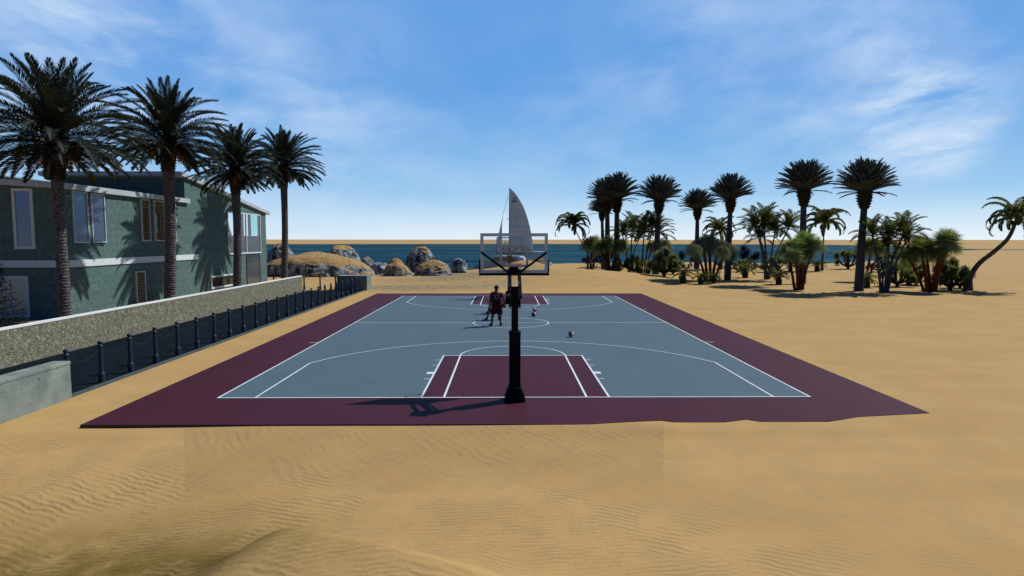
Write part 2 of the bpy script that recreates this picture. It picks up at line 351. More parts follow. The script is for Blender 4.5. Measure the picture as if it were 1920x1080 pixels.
def glassboard():
    m = bpy.data.materials.new('clear_board_glass'); m.use_nodes = True; t = m.node_tree; t.nodes.clear()
    o = N('ShaderNodeOutputMaterial', t); tr = N('ShaderNodeBsdfTransparent', t); gl = N('ShaderNodeBsdfGlossy', t); gl.inputs['Roughness'].default_value = 0.05
    tr.inputs[0].default_value = (0.93, 0.95, 0.97, 1)
    mxs = N('ShaderNodeMixShader', t); fr = N('ShaderNodeFresnel', t); fr.inputs[0].default_value = 1.45
    t.links.new(fr.outputs[0], mxs.inputs[0]); t.links.new(tr.outputs[0], mxs.inputs[1]); t.links.new(gl.outputs[0], mxs.inputs[2]); t.links.new(mxs.outputs[0], o.inputs[0])
    return m
M['glass'] = glassboard()

def sandmat(name='sand', mode=0):
    m = bpy.data.materials.new(name); m.use_nodes = True; t = m.node_tree; b = t.nodes['Principled BSDF']
    b.inputs['Roughness'].default_value = 0.95; b.inputs['Specular IOR Level'].default_value = 0.08
    g = N('ShaderNodeTexCoord', t); P = g.outputs['Object']
    def attr(n):
        a = N('ShaderNodeAttribute', t); a.attribute_name = n; return a.outputs['Fac']
    def noise(scale, detail=5, rough=.55, stretch=None, dist=0):
        n = N('ShaderNodeTexNoise', t); n.inputs['Scale'].default_value = scale; n.inputs['Detail'].default_value = detail; n.inputs['Roughness'].default_value = rough; n.inputs['Distortion'].default_value = dist
        if stretch:
            mm = N('ShaderNodeMapping', t); mm.inputs['Scale'].default_value = stretch; t.links.new(P, mm.inputs[0]); t.links.new(mm.outputs[0], n.inputs['Vector'])
        else: t.links.new(P, n.inputs['Vector'])
        return n.outputs[0]
    def rng(x, a, bb, c, d, smooth=True):
        r = N('ShaderNodeMapRange', t); r.inputs['From Min'].default_value = a; r.inputs['From Max'].default_value = bb; r.inputs['To Min'].default_value = c; r.inputs['To Max'].default_value = d
        if smooth: r.interpolation_type = 'SMOOTHSTEP'
        t.links.new(x, r.inputs[0]); return r.outputs[0]
    def mth(op, a, bb):
        n = N('ShaderNodeMath', t, operation=op)
        for i, x in enumerate((a, bb)):
            if isinstance(x, (int, float)): n.inputs[i].default_value = x
            else: t.links.new(x, n.inputs[i])
        return n.outputs[0]
    def mixc(f, a, bb):
        n = N('ShaderNodeMix', t, data_type='RGBA')
        if isinstance(f, (int, float)): n.inputs[0].default_value = f
        else: t.links.new(f, n.inputs[0])
        for i, x in ((6, a), (7, bb)):
            if isinstance(x, tuple): n.inputs[i].default_value = (*x, 1)
            else: t.links.new(x, n.inputs[i])
        return n.outputs[2]
    def wave(scale, rot, dist=5, dscale=1.2, sc3=(1,1,1)):
        mm = N('ShaderNodeMapping', t); mm.inputs['Rotation'].default_value = (0, 0, rot); mm.inputs['Scale'].default_value = sc3; t.links.new(P, mm.inputs[0])
        w = N('ShaderNodeTexWave', t); w.wave_type = 'BANDS'; w.bands_direction = 'Y'; w.wave_profile = 'SIN'
        w.inputs['Scale'].default_value = scale; w.inputs['Distortion'].default_value = dist; w.inputs['Detail'].default_value = 2.5; w.inputs['Detail Scale'].default_value = dscale; w.inputs['Detail Roughness'].default_value = .5
        t.links.new(mm.outputs[0], w.inputs['Vector']); return w.outputs['Fac']
    # ripples, in patches
    # crisp-edged tongue of coarser sand at the court front, upright-face shade painted in
    sp_ = N('ShaderNodeSeparateXYZ', t); t.links.new(P, sp_.inputs[0]); px_, py_ = sp_.outputs[0], sp_.outputs[1]
    wob = mth('MULTIPLY', mth('SUBTRACT', noise(2.5, 4), .5), .04)
    e1 = mth('ADD', mth('ADD', px_, mth('MULTIPLY', py_, .5165)), mth('ADD', 8.451, wob))
    e2 = mth('SUBTRACT', mth('SUBTRACT', 3.812, px_), mth('MULTIPLY', py_, -.2555))
    lo = rng(mth('ADD', py_, mth('MULTIPLY', noise(.45, 3), 2.2)), -4.9, -3.2, 0, 1)
    fade = mth('MULTIPLY', mth('MULTIPLY', rng(e1, 0, .012, 0, 1), rng(e2, 0, .012, 0, .8)), mth('MULTIPLY', lo, rng(py_, -2.2, -2.25, 0, 1)))
    if mode == 0:
        wvb = mixc(rng(noise(0.5, 2), .4, .6, 0, 1), wave(1.5, R(58), 7.5, .7), wave(1.3, R(-52), 8, .7))
        wv = mixc(rng(noise(0.35, 2), .42, .58, 0, 1), wave(3.1, R(-10), 5, 1.1), wave(2.6, R(24), 5.5, 1.1))
    big = noise(0.35, 4, .5, (1, 1.6, 1)); mid = noise(1.3, 6, .6); fine = noise(28, 4, .6)
    wv = mixc(fade, wv, wvb)
    patch = rng(mid, .38, .60, 0.12, 1)
    rip = mth('MULTIPLY', patch, attr('ripple'))
    c = mixc(rng(big, .35, .65, 0, 1), (0.368, 0.241, 0.093), (0.404, 0.271, 0.110))
    c = mixc(rng(mid, .35, .7, 0, .35), c, (0.31, 0.215, 0.115))
    c = mixc(mth('MULTIPLY', fade, .5), c, (0.275, 0.188, 0.085))  # tongue darkened the way an upright face would be shaded
    # colour darkens towards the ripple troughs
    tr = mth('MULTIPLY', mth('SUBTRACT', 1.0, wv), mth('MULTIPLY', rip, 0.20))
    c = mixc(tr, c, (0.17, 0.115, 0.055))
    c = mixc(rng(fine, .5, .72, 0, .30), c, (0.20, 0.14, 0.07))
    if mode == 0:
        c = mixc(mth('MULTIPLY', attr('grey'), rng(noise(2.2, 8, .8, (1, .5, 1)), .38, .58, .1, 1)), c, (0.135, 0.130, 0.092))
        c = mixc(mth('MULTIPLY', attr('green'), rng(noise(1.1, 6, .7), .3, .6, .35, .95)), c, (0.115, 0.080, 0.018))
    t.links.new(c, b.inputs['Base Color'])
    h = mth('ADD', mth('MULTIPLY', mth('MULTIPLY', wv, rip), 1.0), mth('MULTIPLY', noise(7, 6, .65), 0.5))
    bp = N('ShaderNodeBump', t); bp.inputs['Distance'].default_value = 0.022; t.links.new(h, bp.inputs['Height'])
    if mode == 0:
        st = mth('MULTIPLY', mth('MAXIMUM', attr('ripple'), 0.06), 0.5); t.links.new(st, bp.inputs['Strength'])
    else: bp.inputs['Strength'].default_value = 0.8
    t.links.new(bp.outputs[0], b.inputs['Normal'])
    return m
M['sand'] = sandmat('sand', 0)

def watermat():
    m = bpy.data.materials.new('sea_water'); m.use_nodes = True; t = m.node_tree; b = t.nodes['Principled BSDF']
    g = N('ShaderNodeTexCoord', t)
    def ns(sc, st, d=4, lo=.4, hi=.6):
        mm = N('ShaderNodeMapping', t); mm.inputs['Scale'].default_value = st; t.links.new(g.outputs['Object'], mm.inputs[0])
        n = N('ShaderNodeTexNoise', t); n.inputs['Scale'].default_value = sc; n.inputs['Detail'].default_value = d; n.inputs['Roughness'].default_value = .6; t.links.new(mm.outputs[0], n.inputs['Vector']); return n.outputs[0]
    a = ns(0.05, (.35, 1.5, 1), 6)
    rp = N('ShaderNodeValToRGB', t); e = rp.color_ramp.elements
    e[0].position = .42; e[0].color = (0.003, 0.024, 0.050, 1); e[1].position = .58; e[1].color = (0.018, 0.076, 0.112, 1)
    am = N('ShaderNodeMath', t, operation='MULTIPLY_ADD'); am.inputs[1].default_value = .55
    bm2 = N('ShaderNodeMath', t, operation='MULTIPLY'); bm2.inputs[1].default_value = .45; t.links.new(ns(.012, (.3, 2.0, 1), 5), bm2.inputs[0])
    t.links.new(a, am.inputs[0]); t.links.new(bm2.outputs[0], am.inputs[2]); t.links.new(am.outputs[0], rp.inputs[0])
    # small foam lines
    f = ns(0.12, (.3, 2.2, 1), 5); mr = N('ShaderNodeMapRange', t); mr.inputs['From Min'].default_value = .64; mr.inputs['From Max'].default_value = .74; mr.inputs['To Max'].default_value = .35; t.links.new(f, mr.inputs[0])
    mx_ = N('ShaderNodeMix', t, data_type='RGBA'); mx_.inputs[7].default_value = (.35, .45, .5, 1); t.links.new(mr.outputs[0], mx_.inputs[0]); t.links.new(rp.outputs[0], mx_.inputs[6])
    t.links.new(mx_.outputs[2], b.inputs['Base Color'])
    b.inputs['Roughness'].default_value = 0.7; b.inputs['Specular IOR Level'].default_value = 0.012
    bp = N('ShaderNodeBump', t); bp.inputs['Strength'].default_value = .9; bp.inputs['Distance'].default_value = .5
    t.links.new(ns(0.5, (.5, 1.3, 1), 5), bp.inputs['Height']); t.links.new(bp.outputs[0], b.inputs['Normal'])
    return m
M['water'] = watermat()

def rockmat():
    m = bpy.data.materials.new('sand_capped_rock'); m.use_nodes = True; t = m.node_tree; b = t.nodes['Principled BSDF']
    b.inputs['Roughness'].default_value = 0.9; b.inputs['Specular IOR Level'].default_value = .15
    g = N('ShaderNodeTexCoord', t); ge = N('ShaderNodeNewGeometry', t); s = N('ShaderNodeSeparateXYZ', t)
    def ns(sc, st=(1,1,1), d=7, r=.65):
        mm = N('ShaderNodeMapping', t); mm.inputs['Scale'].default_value = st; t.links.new(g.outputs['Object'], mm.inputs[0])
        n = N('ShaderNodeTexNoise', t); n.inputs['Scale'].default_value = sc; n.inputs['Detail'].default_value = d; n.inputs['Roughness'].default_value = r; n.inputs['Distortion'].default_value = .6; t.links.new(mm.outputs[0], n.inputs['Vector']); return n.outputs[0]
    a = ns(1.4, (1.3, 1.3, .8), 9, .72)
    rp = N('ShaderNodeValToRGB', t); e = rp.color_ramp.elements
    e[0].position = .38; e[0].color = (0.012, 0.015, 0.018, 1); e[1].position = .58; e[1].color = (0.36, 0.43, 0.47, 1); k = e.new(.46); k.color = (0.07, 0.09, 0.105, 1)
    t.links.new(a, rp.inputs[0])
    t.links.new(ge.outputs['Normal'], s.inputs[0])
    ad = N('ShaderNodeMath', t, operation='MULTIPLY_ADD'); ad.inputs[1].default_value = .95; t.links.new(ns(1.1), ad.inputs[0]); t.links.new(s.outputs[2], ad.inputs[2])
    at = N('ShaderNodeAttribute', t); at.attribute_type = 'OBJECT'; at.attribute_name = 'sand'
    a2 = N('ShaderNodeMath', t, operation='ADD'); t.links.new(ad.outputs[0], a2.inputs[0]); t.links.new(at.outputs['Fac'], a2.inputs[1])
    mr = N('ShaderNodeMapRange', t); mr.inputs['From Min'].default_value = 1.10; mr.inputs['From Max'].default_value = 1.19; t.links.new(a2.outputs[0], mr.inputs[0])
    mx_ = N('ShaderNodeMix', t, data_type='RGBA'); mx_.inputs[7].default_value = (0.38, 0.25, 0.105, 1); t.links.new(mr.outputs[0], mx_.inputs[0]); t.links.new(rp.outputs[0], mx_.inputs[6]); t.links.new(mx_.outputs[2], b.inputs['Base Color'])
    bp = N('ShaderNodeBump', t); bp.inputs['Strength'].default_value = 1.0; bp.inputs['Distance'].default_value = .35; t.links.new(a, bp.inputs['Height']); t.links.new(bp.outputs[0], b.inputs['Normal'])
    return m
M['rock'] = rockmat()

# ------------------------------------------------------------------ ground
def sstep(x, a, b): t = np.clip((x-a)/(b-a), 0, 1); return t*t*(3-2*t)
SHORE = [(-1.2, 60), (-.60, 76), (-.365, 88)] + [(math.atan2(atz(px,py,-.5).x-CAM.x, atz(px,py,-.5).y-CAM.y), (atz(px,py,-.5)-CAM).xy.length) for px, py in
         [(500,509),(700,507),(880,505),(1045,494),(1300,491.3),(1440,493),(1540,494),(1610,491),(1700,485),(1790,470),(1860,467.4),(1919,466.4)]]
SHORE = [s for s in SHORE if s[0] < -.4] + sorted([s for s in SHORE if s[0] >= -.4]) + [(1.2, 500)]
SHORE.sort()
FARS = [(-1.2, 640), (.2, 640), (.46, 640), (.55, 560), (.62, 388), (.69, 378), (1.2, 520)]
def hash_noise(x, y, s, seed=0):
    rs = np.random.RandomState(seed); out_ = np.zeros_like(x)
    for k in range(7):
        a = rs.uniform(0, 2*math.pi); f = s*rs.uniform(.5, 1.6); ph = rs.uniform(0, 6.28)
        out_ += np.sin((x*math.cos(a)+y*math.sin(a))*f + ph + 1.3*np.sin((y*math.cos(a)-x*math.sin(a))*f*.7+ph*2))
    return out_/7
RP1, RP2 = atz(556, 1008, .55), atz(880, 1086, .55)
def ground_z(x, y):
    x = np.asarray(x, float); y = np.asarray(y, float)
    dx, dy = x-CAM.x, y-CAM.y; r = np.hypot(dx, dy); az = np.arctan2(dx, dy)
    z = 0.07*hash_noise(x, y, .09, 3)*sstep(np.abs(x), 12, 30) + 0.02*hash_noise(x, y, .35, 5)*sstep(np.abs(x), 11, 16)
    # dune behind the court that hides the feet of the far plants
    z = z + 0.98*np.exp(-(((x-5.0)/np.where(x < 5, 6.0, 7.0))**2) - ((y-47.5)/6.5)**2)*sstep(y, 33, 42)
    z = z + 0.35*np.exp(-(((x-12)/5)**2) - ((y-50)/6)**2)
    z = z + 1.15*np.exp(-(((x-2.6)/3.0)**2) - ((y-72)/4.5)**2)
    z = z + 0.5*np.exp(-(((x-62)/16)**2) - ((y-42)/24)**2)
    # front of court: level drops a little, then rolls
    fr = 1-sstep(y, -3.2, -2.3)
    z = z + fr*(-0.055 + 0.035*hash_noise(x, y, .55, 8))
    z = z - fr*0.35*sstep(-x, 1.5, 7)*sstep(-y, 3.5, 8)
    # near ridge
    u = Vector((RP2.x-RP1.x, RP2.y-RP1.y)).normalized(); n_ = Vector((-u.y, u.x))
    a = (x-RP1.x)*u.x + (y-RP1.y)*u.y; s = (x-RP1.x)*n_.x + (y-RP1.y)*n_.y
    wl = np.where(a < 0, np.exp(-(a/1.1)**2), np.exp(-(np.maximum(a-1.5,0)/3.5)**2))
    sharp = np.where(s > 0, np.exp(-(s/.75)**1.5 if False else -(np.abs(s)/.75)**1.6), np.exp(-(np.abs(s)/3.4)**1.5))
    z = z + .74*wl*sharp
    # flat pad under the court, sand slightly lower than the slab top
    pad = sstep(x, -11.6, -10.2)*(1-sstep(x, 10.3, 12.0))*sstep(y, -2.9, -2.35)*(1-sstep(y, 31.2, 33.5))
    lip = -0.012 - .02*(1-sstep(x, -2.5, 2.2)) - .04*sstep(-x, 5, 9)
    z = z*(1-pad) + lip*pad
    lft = 1-sstep(x, -11.6, -10.9)              # pavement side
    z = z*(1 - lft*(r < 62)) + (-0.02)*lft*(r < 62)
    # shore
    rs_ = np.interp(az, [s[0] for s in SHORE], [s[1] for s in SHORE]); rf = np.interp(az, [s[0] for s in FARS], [s[1] for s in FARS])
    front = (np.abs(az) < 1.15)
    t = r-rs_
    w = sstep(t/np.maximum(rs_, 1), -.16, 0.0)
    zz = z*(1-w) + (-.5)*w - np.clip(t, 0, 60)*.05
    zz = np.where(r > rf-60, np.minimum(-3.5 + (r-rf+60)*.05, .1), zz)
    z = np.where(front, zz, z)
    return z
def gz(x, y): return float(ground_z(np.array([x]), np.array([y]))[0])

radii = [0.4]
while radii[-1] < 26000:
    rr = radii[-1]; radii.append(rr*(1.011 if 4 < rr < 16 else 1.022 if rr < 140 else 1.03 if rr < 700 else 1.06))
radii = np.array(radii)
angs = np.concatenate([np.arange(-48, 48, .27), np.arange(48, 312, 3.0)]); angs = np.radians(angs)
A_, R_ = np.meshgrid(angs, radii); X_ = CAM.x + R_*np.sin(A_); Y_ = CAM.y + R_*np.cos(A_)
Z_ = ground_z(X_.ravel(), Y_.ravel()); nA, nR = len(angs), len(radii)
verts = np.stack([X_.ravel(), Y_.ravel(), Z_], 1); verts = np.vstack([verts, [[CAM.x, CAM.y, Z_[0]]]])
i, j = np.meshgrid(np.arange(nR-1), np.arange(nA), indexing='ij'); i = i.ravel(); j = j.ravel(); j2 = (j+1) % nA
quads = np.stack([i*nA+j, i*nA+j2, (i+1)*nA+j2, (i+1)*nA+j], 1)[:, ::-1]
tris = np.stack([np.full(nA, len(verts)-1), np.arange(nA), (np.arange(nA)+1) % nA], 1)[:, ::-1]
gm = bpy.data.meshes.new('ground'); gm.vertices.add(len(verts)); gm.vertices.foreach_set('co', verts.ravel())
nl = quads.size + tris.size; gm.loops.add(nl); gm.loops.foreach_set('vertex_index', np.concatenate([quads.ravel(), tris.ravel()]).astype(np.int32))
gm.polygons.add(len(quads)+len(tris)); ls = np.concatenate([np.arange(len(quads))*4, quads.size+np.arange(len(tris))*3]).astype(np.int32)
gm.polygons.foreach_set('loop_start', ls); gm.polygons.foreach_set('use_smooth', np.ones(len(ls), bool)); gm.update(calc_edges=True); gm.validate()
vx, vy = verts[:, 0], verts[:, 1]; vr = np.hypot(vx-CAM.x, vy-CAM.y)
rip = 0.08 + 0.92*(1-sstep(vy, -6, 1))*(1-sstep(vr, 14, 26))
rip = np.where((vy < 0), np.maximum(rip*.3, rip*sstep(-vy + .35*(-vx), 2, 7.5)), rip)*np.where(vx > 1, 1-.35*sstep(vx, 1, 5), 1)
bankm = (vx > -7.4) & (vx < 3.3) & (vy > -4.8) & (vy < -2.2)
rip = np.where(bankm, np.maximum(rip, .8), rip)
grey = np.zeros(len(verts))
for gx_, gy_, sx, sy, am in ((-5.0, 54, 4.5, 8, 1.2), (-8, 36.5, 7, 3.2, 1.2), (-9, 46, 6, 4, .6), (-14, 60, 8, 6, .4), (6.5, 66, 7, 5, .35), (-1, 40, 3, 3, .5)):
    grey += am*np.exp(-((vx-gx_)/sx)**2 - ((vy-gy_)/sy)**2)
gA, gB = atz(30, 1030), atz(420, 1060)
green = 1.15*np.exp(-((vx-gA.x)/2.9)**2 - ((vy-gA.y+.4)/1.5)**2) + .55*np.exp(-((vx-gB.x)/1.8)**2 - ((vy-gB.y)/1.1)**2)
for nm, arr in (('ripple', rip), ('grey', np.clip(grey, 0, 1)), ('green', np.clip(green, 0, 1))):
    at = gm.attributes.new(nm, 'FLOAT', 'POINT'); at.data.foreach_set('value', arr.astype(np.float32))
gm.materials.append(M['sand'])
go = bpy.data.objects.new('ground', gm); col.objects.link(go); tag(go, 'rolling golden sand with wind ripples', None, None, 'structure')

wt = MB(); wt.add([(-1500, 52, -.5), (1500, 52, -.5), (1500, 1500, -.5), (-1500, 1500, -.5)], [(0, 1, 2, 3)])
tag(wt.build('water', M['water']), 'blue sea beyond the beach', kind='structure')

# ------------------------------------------------------------------ court (setting)
# apron slab; its front right edge is ragged where sand lies over it
front = [(-9.55, -2.24), (1.6, -2.255)] + [tuple(atz(px, py).xy) for px, py in ((1120,793.8),(1200,789.5),(1240,788),(1265,791),(1360,791),(1400,786),(1425,790),(1555,790),(1610,781),(1743,774))]
slab = [(-9.92, 30.85), (-9.55, -2.24)] + front[1:] + [(9.95, 30.85)]
s = MB(); s.prism(slab, 'z', -0.10, 0.0)
co = s.build('court_apron', [M['court_maroon'], M['slab_edge']])
for p in co.data.polygons:
    if abs(p.normal.z) < .5: p.material_index = 1
tag(co, 'maroon painted border of the basketball court', kind='structure')
s = MB()
LY, HX, LW = 28.65, 7.62, 0.052
s.add([(-HX,0,.004),(HX,0,.004),(HX,LY,.004),(-HX,LY,.004)], [(0,1,2,3)])
tag(s.build('court_surface', M['court_blue']), 'blue grey playing surface of the basketball court', kind='structure')
s = MB()
for y0, y1 in ((0, 5.79), (LY-5.79, LY)):
    s.add([(-2.44,y0,.008),(2.44,y0,.008),(2.44,y1,.008),(-2.44,y1,.008)], [(0,1,2,3)])
tag(s.build('court_key_paint', M['court_maroon']), 'maroon painted keys at both ends of the court', kind='structure')
s = MB(); zl = .012
def line(x0, y0, x1, y1, w=LW):
    a, b = Vector((x0, y0)), Vector((x1, y1)); d = (b-a).normalized(); n = Vector((-d.y, d.x))*w/2
    s.add([(a.x+n.x,a.y+n.y,zl),(b.x+n.x,b.y+n.y,zl),(b.x-n.x,b.y-n.y,zl),(a.x-n.x,a.y-n.y,zl)], [(0,3,2,1)])
def arc(cx, cy, r, a0, a1, n=64, w=LW):
    vs = []
    for k in range(n+1):
        t = a0+(a1-a0)*k/n
        for q in (r-w/2, r+w/2): vs.append((cx+q*math.cos(t), cy+q*math.sin(t), zl+.003))
    s.add(vs, [(2*k, 2*k+1, 2*k+3, 2*k+2) for k in range(n)])
e = LW/2
line(-HX, e, HX, e); line(-HX, LY-e, HX, LY-e); line(-HX+e, LW, -HX+e, LY-LW); line(HX-e, LW, HX-e, LY-LW)
line(-HX+LW, LY/2, HX-LW, LY/2)
arc(0, LY/2, 1.83, 0.0, math.pi*2, 72)
for sg, y0 in ((1, 0), (-1, LY)):
    Yf = lambda v: y0+sg*v
    for q in (-2.44+.03, 2.44-.03): line(q, Yf(LW), q, Yf(5.79), .056)
    for q in (-1.83, 1.83): line(q, Yf(LW), q, Yf(5.79), .056)
    for a, b in ((-2.38, -1.87), (-1.79, 1.79), (1.87, 2.38)): line(a, Yf(5.79-e), b, Yf(5.79-e))
    a0 = 0 if sg > 0 else math.pi
    arc(0, Yf(5.79), 1.83, a0, a0+math.pi, 40)
    hy = 1.60; r3 = 7.24; xc = HX-.97; dyc = math.sqrt(r3*r3-xc*xc); t = math.atan2(dyc, xc)
    for q in (-xc, xc): line(q, Yf(LW), q, Yf(hy+dyc))
    if sg > 0: arc(0, Yf(hy), r3, t, math.pi-t, 80)
    else: arc(0, Yf(hy), r3, math.pi+t, 2*math.pi-t, 80)
    for q in (-1, 1):
        for yy, w_, ln in ((2.13, .05, .18), (2.95, .28, .2), (4.1, .05, .18), (4.95, .05, .18)):
            line(q*2.44, Yf(yy), q*(2.44+ln), Yf(yy), w_)
        line(q*HX, Yf(8.53), q*(HX+.35), Yf(8.53), .05)
tag(s.build('court_lines', M['court_line']), 'white painted lines of the basketball court', kind='structure')

# pavement beside the wall
s = MB(); s.box(-15.995, -11.58, -6.0, 33.75, -.05, .006)
tag(s.build('pavement', M['asphalt']), 'dark asphalt walkway between stone wall and bollards', kind='structure')
s = MB(); s.box(-11.575, -11.42, .2, 33.35, -.05, .03)
tag(s.build('kerb', M['kerb']), 'thin teal grey kerb along the dark walkway', kind='structure')

# ------------------------------------------------------------------ plants: leaf builders
def frond(mb, rg, base, az, el0, L, droop, n, ll, lw, vfold=.35, hang=0.0, petiole=.12, rw=.018, pw=1.3, a0=62, a1=22, seg=9):
    """a feather leaf: arched rib with pairs of narrow leaflets"""
    h = Vector((math.cos(az), math.sin(az), 0)); side = Vector((-h.y, h.x, 0)); z = Vector((0, 0, 1))
    tw = rg.uniform(-.25, .25)
    pts = [Vector(base)]; K = 24
    for k in range(K):
        el_ = el0 - droop*((k+.5)/K)**pw; pts.append(pts[-1] + (h*math.cos(el_)+z*math.sin(el_))*(L/K))
    def P(t): q = min(t*K, K-1e-6); i_ = int(q); return pts[i_].lerp(pts[i_+1], q-i_)
    def D(t): i_ = min(int(t*K), K-1); return (pts[i_+1]-pts[i_]).normalized()
    # rib
    rs = []
    for k in range(seg+1):
        t = k/seg; d = D(t); nrm = side.cross(d)*-1; w = rw*(1-.8*t)
        p = P(t); rs += [p+side*w, p-side*w, p-nrm*w*1.2]
    fs = []
    for k in range(seg):
        for q in range(3): fs.append((k*3+q, k*3+(q+1)%3, k*3+3+(q+1)%3, k*3+3+q))
    mb.add(rs, fs)
    for k in range(n):
        t = petiole + (1-petiole)*(k+.5)/n; p = P(t); d = D(t); nrm = d.cross(side); nrm = nrm if nrm.z > 0 else -nrm
        if abs(d.z) > .98: nrm = -h
        u = (t-petiole)/(1-petiole); prof = math.sin(math.pi*min(1, .14+.84*u))**.55
        A = R(a0 + (a1-a0)*u)
        for sg in (-1, 1):
            A2 = A + rg.uniform(-.09, .09); ln = ll*prof*rg.uniform(.88, 1.1)
            v = d*math.cos(A2) + side*(sg*math.sin(A2)*math.cos(tw)) + nrm*(vfold + sg*math.sin(tw)*.4 + rg.uniform(-.08, .08))
            v = (v.normalized() - z*hang).normalized()
            wv = d*lw*.5
            tip = p + v*ln
            mid = p + v*ln*.45
            w2 = (d - v*d.dot(v)).normalized()*lw*.62
            mb.add([p-wv*.5, mid-w2, tip, mid+w2, p+wv*.5], [(0, 1, 2, 3, 4)])
def fanleaf(mb, rg, base, az, el0, pet, rad, n=22, spread=140, droop=0.0, lw=.05, tipdroop=.0):
    h = Vector((math.cos(az), math.sin(az), 0)); side = Vector((-h.y, h.x, 0)); z = Vector((0, 0, 1))
    d = h*math.cos(el0)+z*math.sin(el0); hub = Vector(base)+d*pet
    mb.bar(base, hub, .02, .015)
    el2 = el0-droop; f = h*math.cos(el2)+z*math.sin(el2); nr = (-h*math.sin(el2)+z*math.cos(el2))
    for k in range(n):
        a = R(-spread + 2*spread*(k+.5)/n) + rg.uniform(-.04, .04)
        v = f*math.cos(a)+side*math.sin(a); ln = rad*(1-.25*abs(a)/math.pi)*rg.uniform(.9, 1.08)
        w = v.cross(nr)*lw; m_ = hub+v*ln*.55+nr*(.03*(-1)**k); tip = hub+v*ln - z*(tipdroop*ln) + nr*rg.uniform(-.05, .05)
        mb.add([hub, m_-w, tip, m_+w], [(0, 1, 2, 3)])

def crown_mesh(name, kind, seed):
    rg = random.Random(seed); mb = MB(); GA = 2.39996
    if kind == 'date':
        n = 118
        for k in range(n):
            u = k/(n-1); el_ = R(88 - 108*u**.85 + rg.uniform(-6, 6)); az = k*GA + rg.uniform(-.2, .2)
            L = rg.uniform(3.2, 3.75) if u < .8 else rg.uniform(2.2, 2.8)
            if u < .16: L = rg.uniform(2.7, 3.25)
            dr = R(rg.uniform(48, 74)) if u > .16 else R(rg.uniform(18, 46))
            if u > .75: dr = R(rg.uniform(20, 45))
            b = Vector((math.cos(az)*.16, math.sin(az)*.16, .30-.75*u))
            mb.cur = 1 if (u > .96) else 0
            frond(mb, rg, b, az, el_, L, dr, 50, .50, .040, vfold=.26, petiole=.13, rw=.024)
        mats = [M['leafdate'], M['leafold']]
    elif kind == 'king':
        n = 150
        for k in range(n):
            u = k/(n-1); el_ = R(89 - 64*u**.9 + rg.uniform(-5, 5)); az = k*GA
            L = rg.uniform(2.75, 3.25)*(1-.08*u)
            b = Vector((math.cos(az)*.25, math.sin(az)*.25, .1-.35*u))
            frond(mb, rg, b, az, el_, L, R(rg.uniform(6, 26)+12*u), 34, .46, .055, vfold=.30, petiole=.10, rw=.03, a0=52, a1=18)
        for k in range(6):
            az = rg.uniform(0, 6.28); frond(mb, rg, (math.cos(az)*.25, math.sin(az)*.25, -.3), az, R(rg.uniform(2, 16)), 2.5, R(30), 30, .34, .05, rw=.03, a0=48, a1=16)
        mats = [M['leafking']]
    elif kind == 'coco':
        n = 22
        for k in range(n):
            u = k/(n-1); el_ = R(88 - 78*u + rg.uniform(-8, 8)); az = k*GA
            frond(mb, rg, (0, 0, 0), az, el_, rg.uniform(3.0, 3.7), R(rg.uniform(125, 175)*(1 if u > .1 else .9)), 38, .62, .075, vfold=-.05, hang=.5, petiole=.1, rw=.04, pw=1.75, a0=66, a1=30)
        mats = [M['leafcoco']]
    elif kind == 'areca':
        n = 20
        for k in range(n):
            u = k/(n-1); el_ = R(90 - 78*u + rg.uniform(-8, 8)); az = k*GA + seed
            frond(mb, rg, (0, 0, 0), az, el_, rg.uniform(2.0, 2.6), R(rg.uniform(40, 85)), 32, .56, .05, vfold=.30, hang=.12, petiole=.18, rw=.03, a0=62, a1=26)
        mats = [M['leafareca']]
    elif kind == 'fan':
        for k in range(36):
            u = k/35; fanleaf(mb, rg, (0, 0, .0), k*GA, R(86-108*u+rg.uniform(-8, 8)), rg.uniform(.55, .85), rg.uniform(.75, 1.05), n=34, droop=R(rg.uniform(5, 45)), lw=.022, tipdroop=.10)
        mats = [M['leaffan']]
    elif kind == 'weep':
        for k in range(38):
            u = k/37; fanleaf(mb, rg, (0, 0, .0), k*GA, R(80-85*u+rg.uniform(-8, 8)), rg.uniform(.6, .95), rg.uniform(.7, .95), n=26, droop=R(rg.uniform(30, 80)), lw=.018, tipdroop=.7)
        mats = [M['leafweep']]
    me = mb.mesh(name, mats, recalc=False); return me
_cm = {}
def crown(kind, v):
    if (kind, v) not in _cm: _cm[(kind, v)] = crown_mesh('crown', kind, v*7+len(kind))
    return _cm[(kind, v)]
def put(name, me, parent, loc=(0,0,0), rz=0, sc=1.0, tilt=(0, 0)):
    o = bpy.data.objects.new(name, me); col.objects.link(o); o.parent = parent; o.location = loc
    o.rotation_euler = (tilt[0], tilt[1], rz); o.scale = (sc, sc, sc); return o
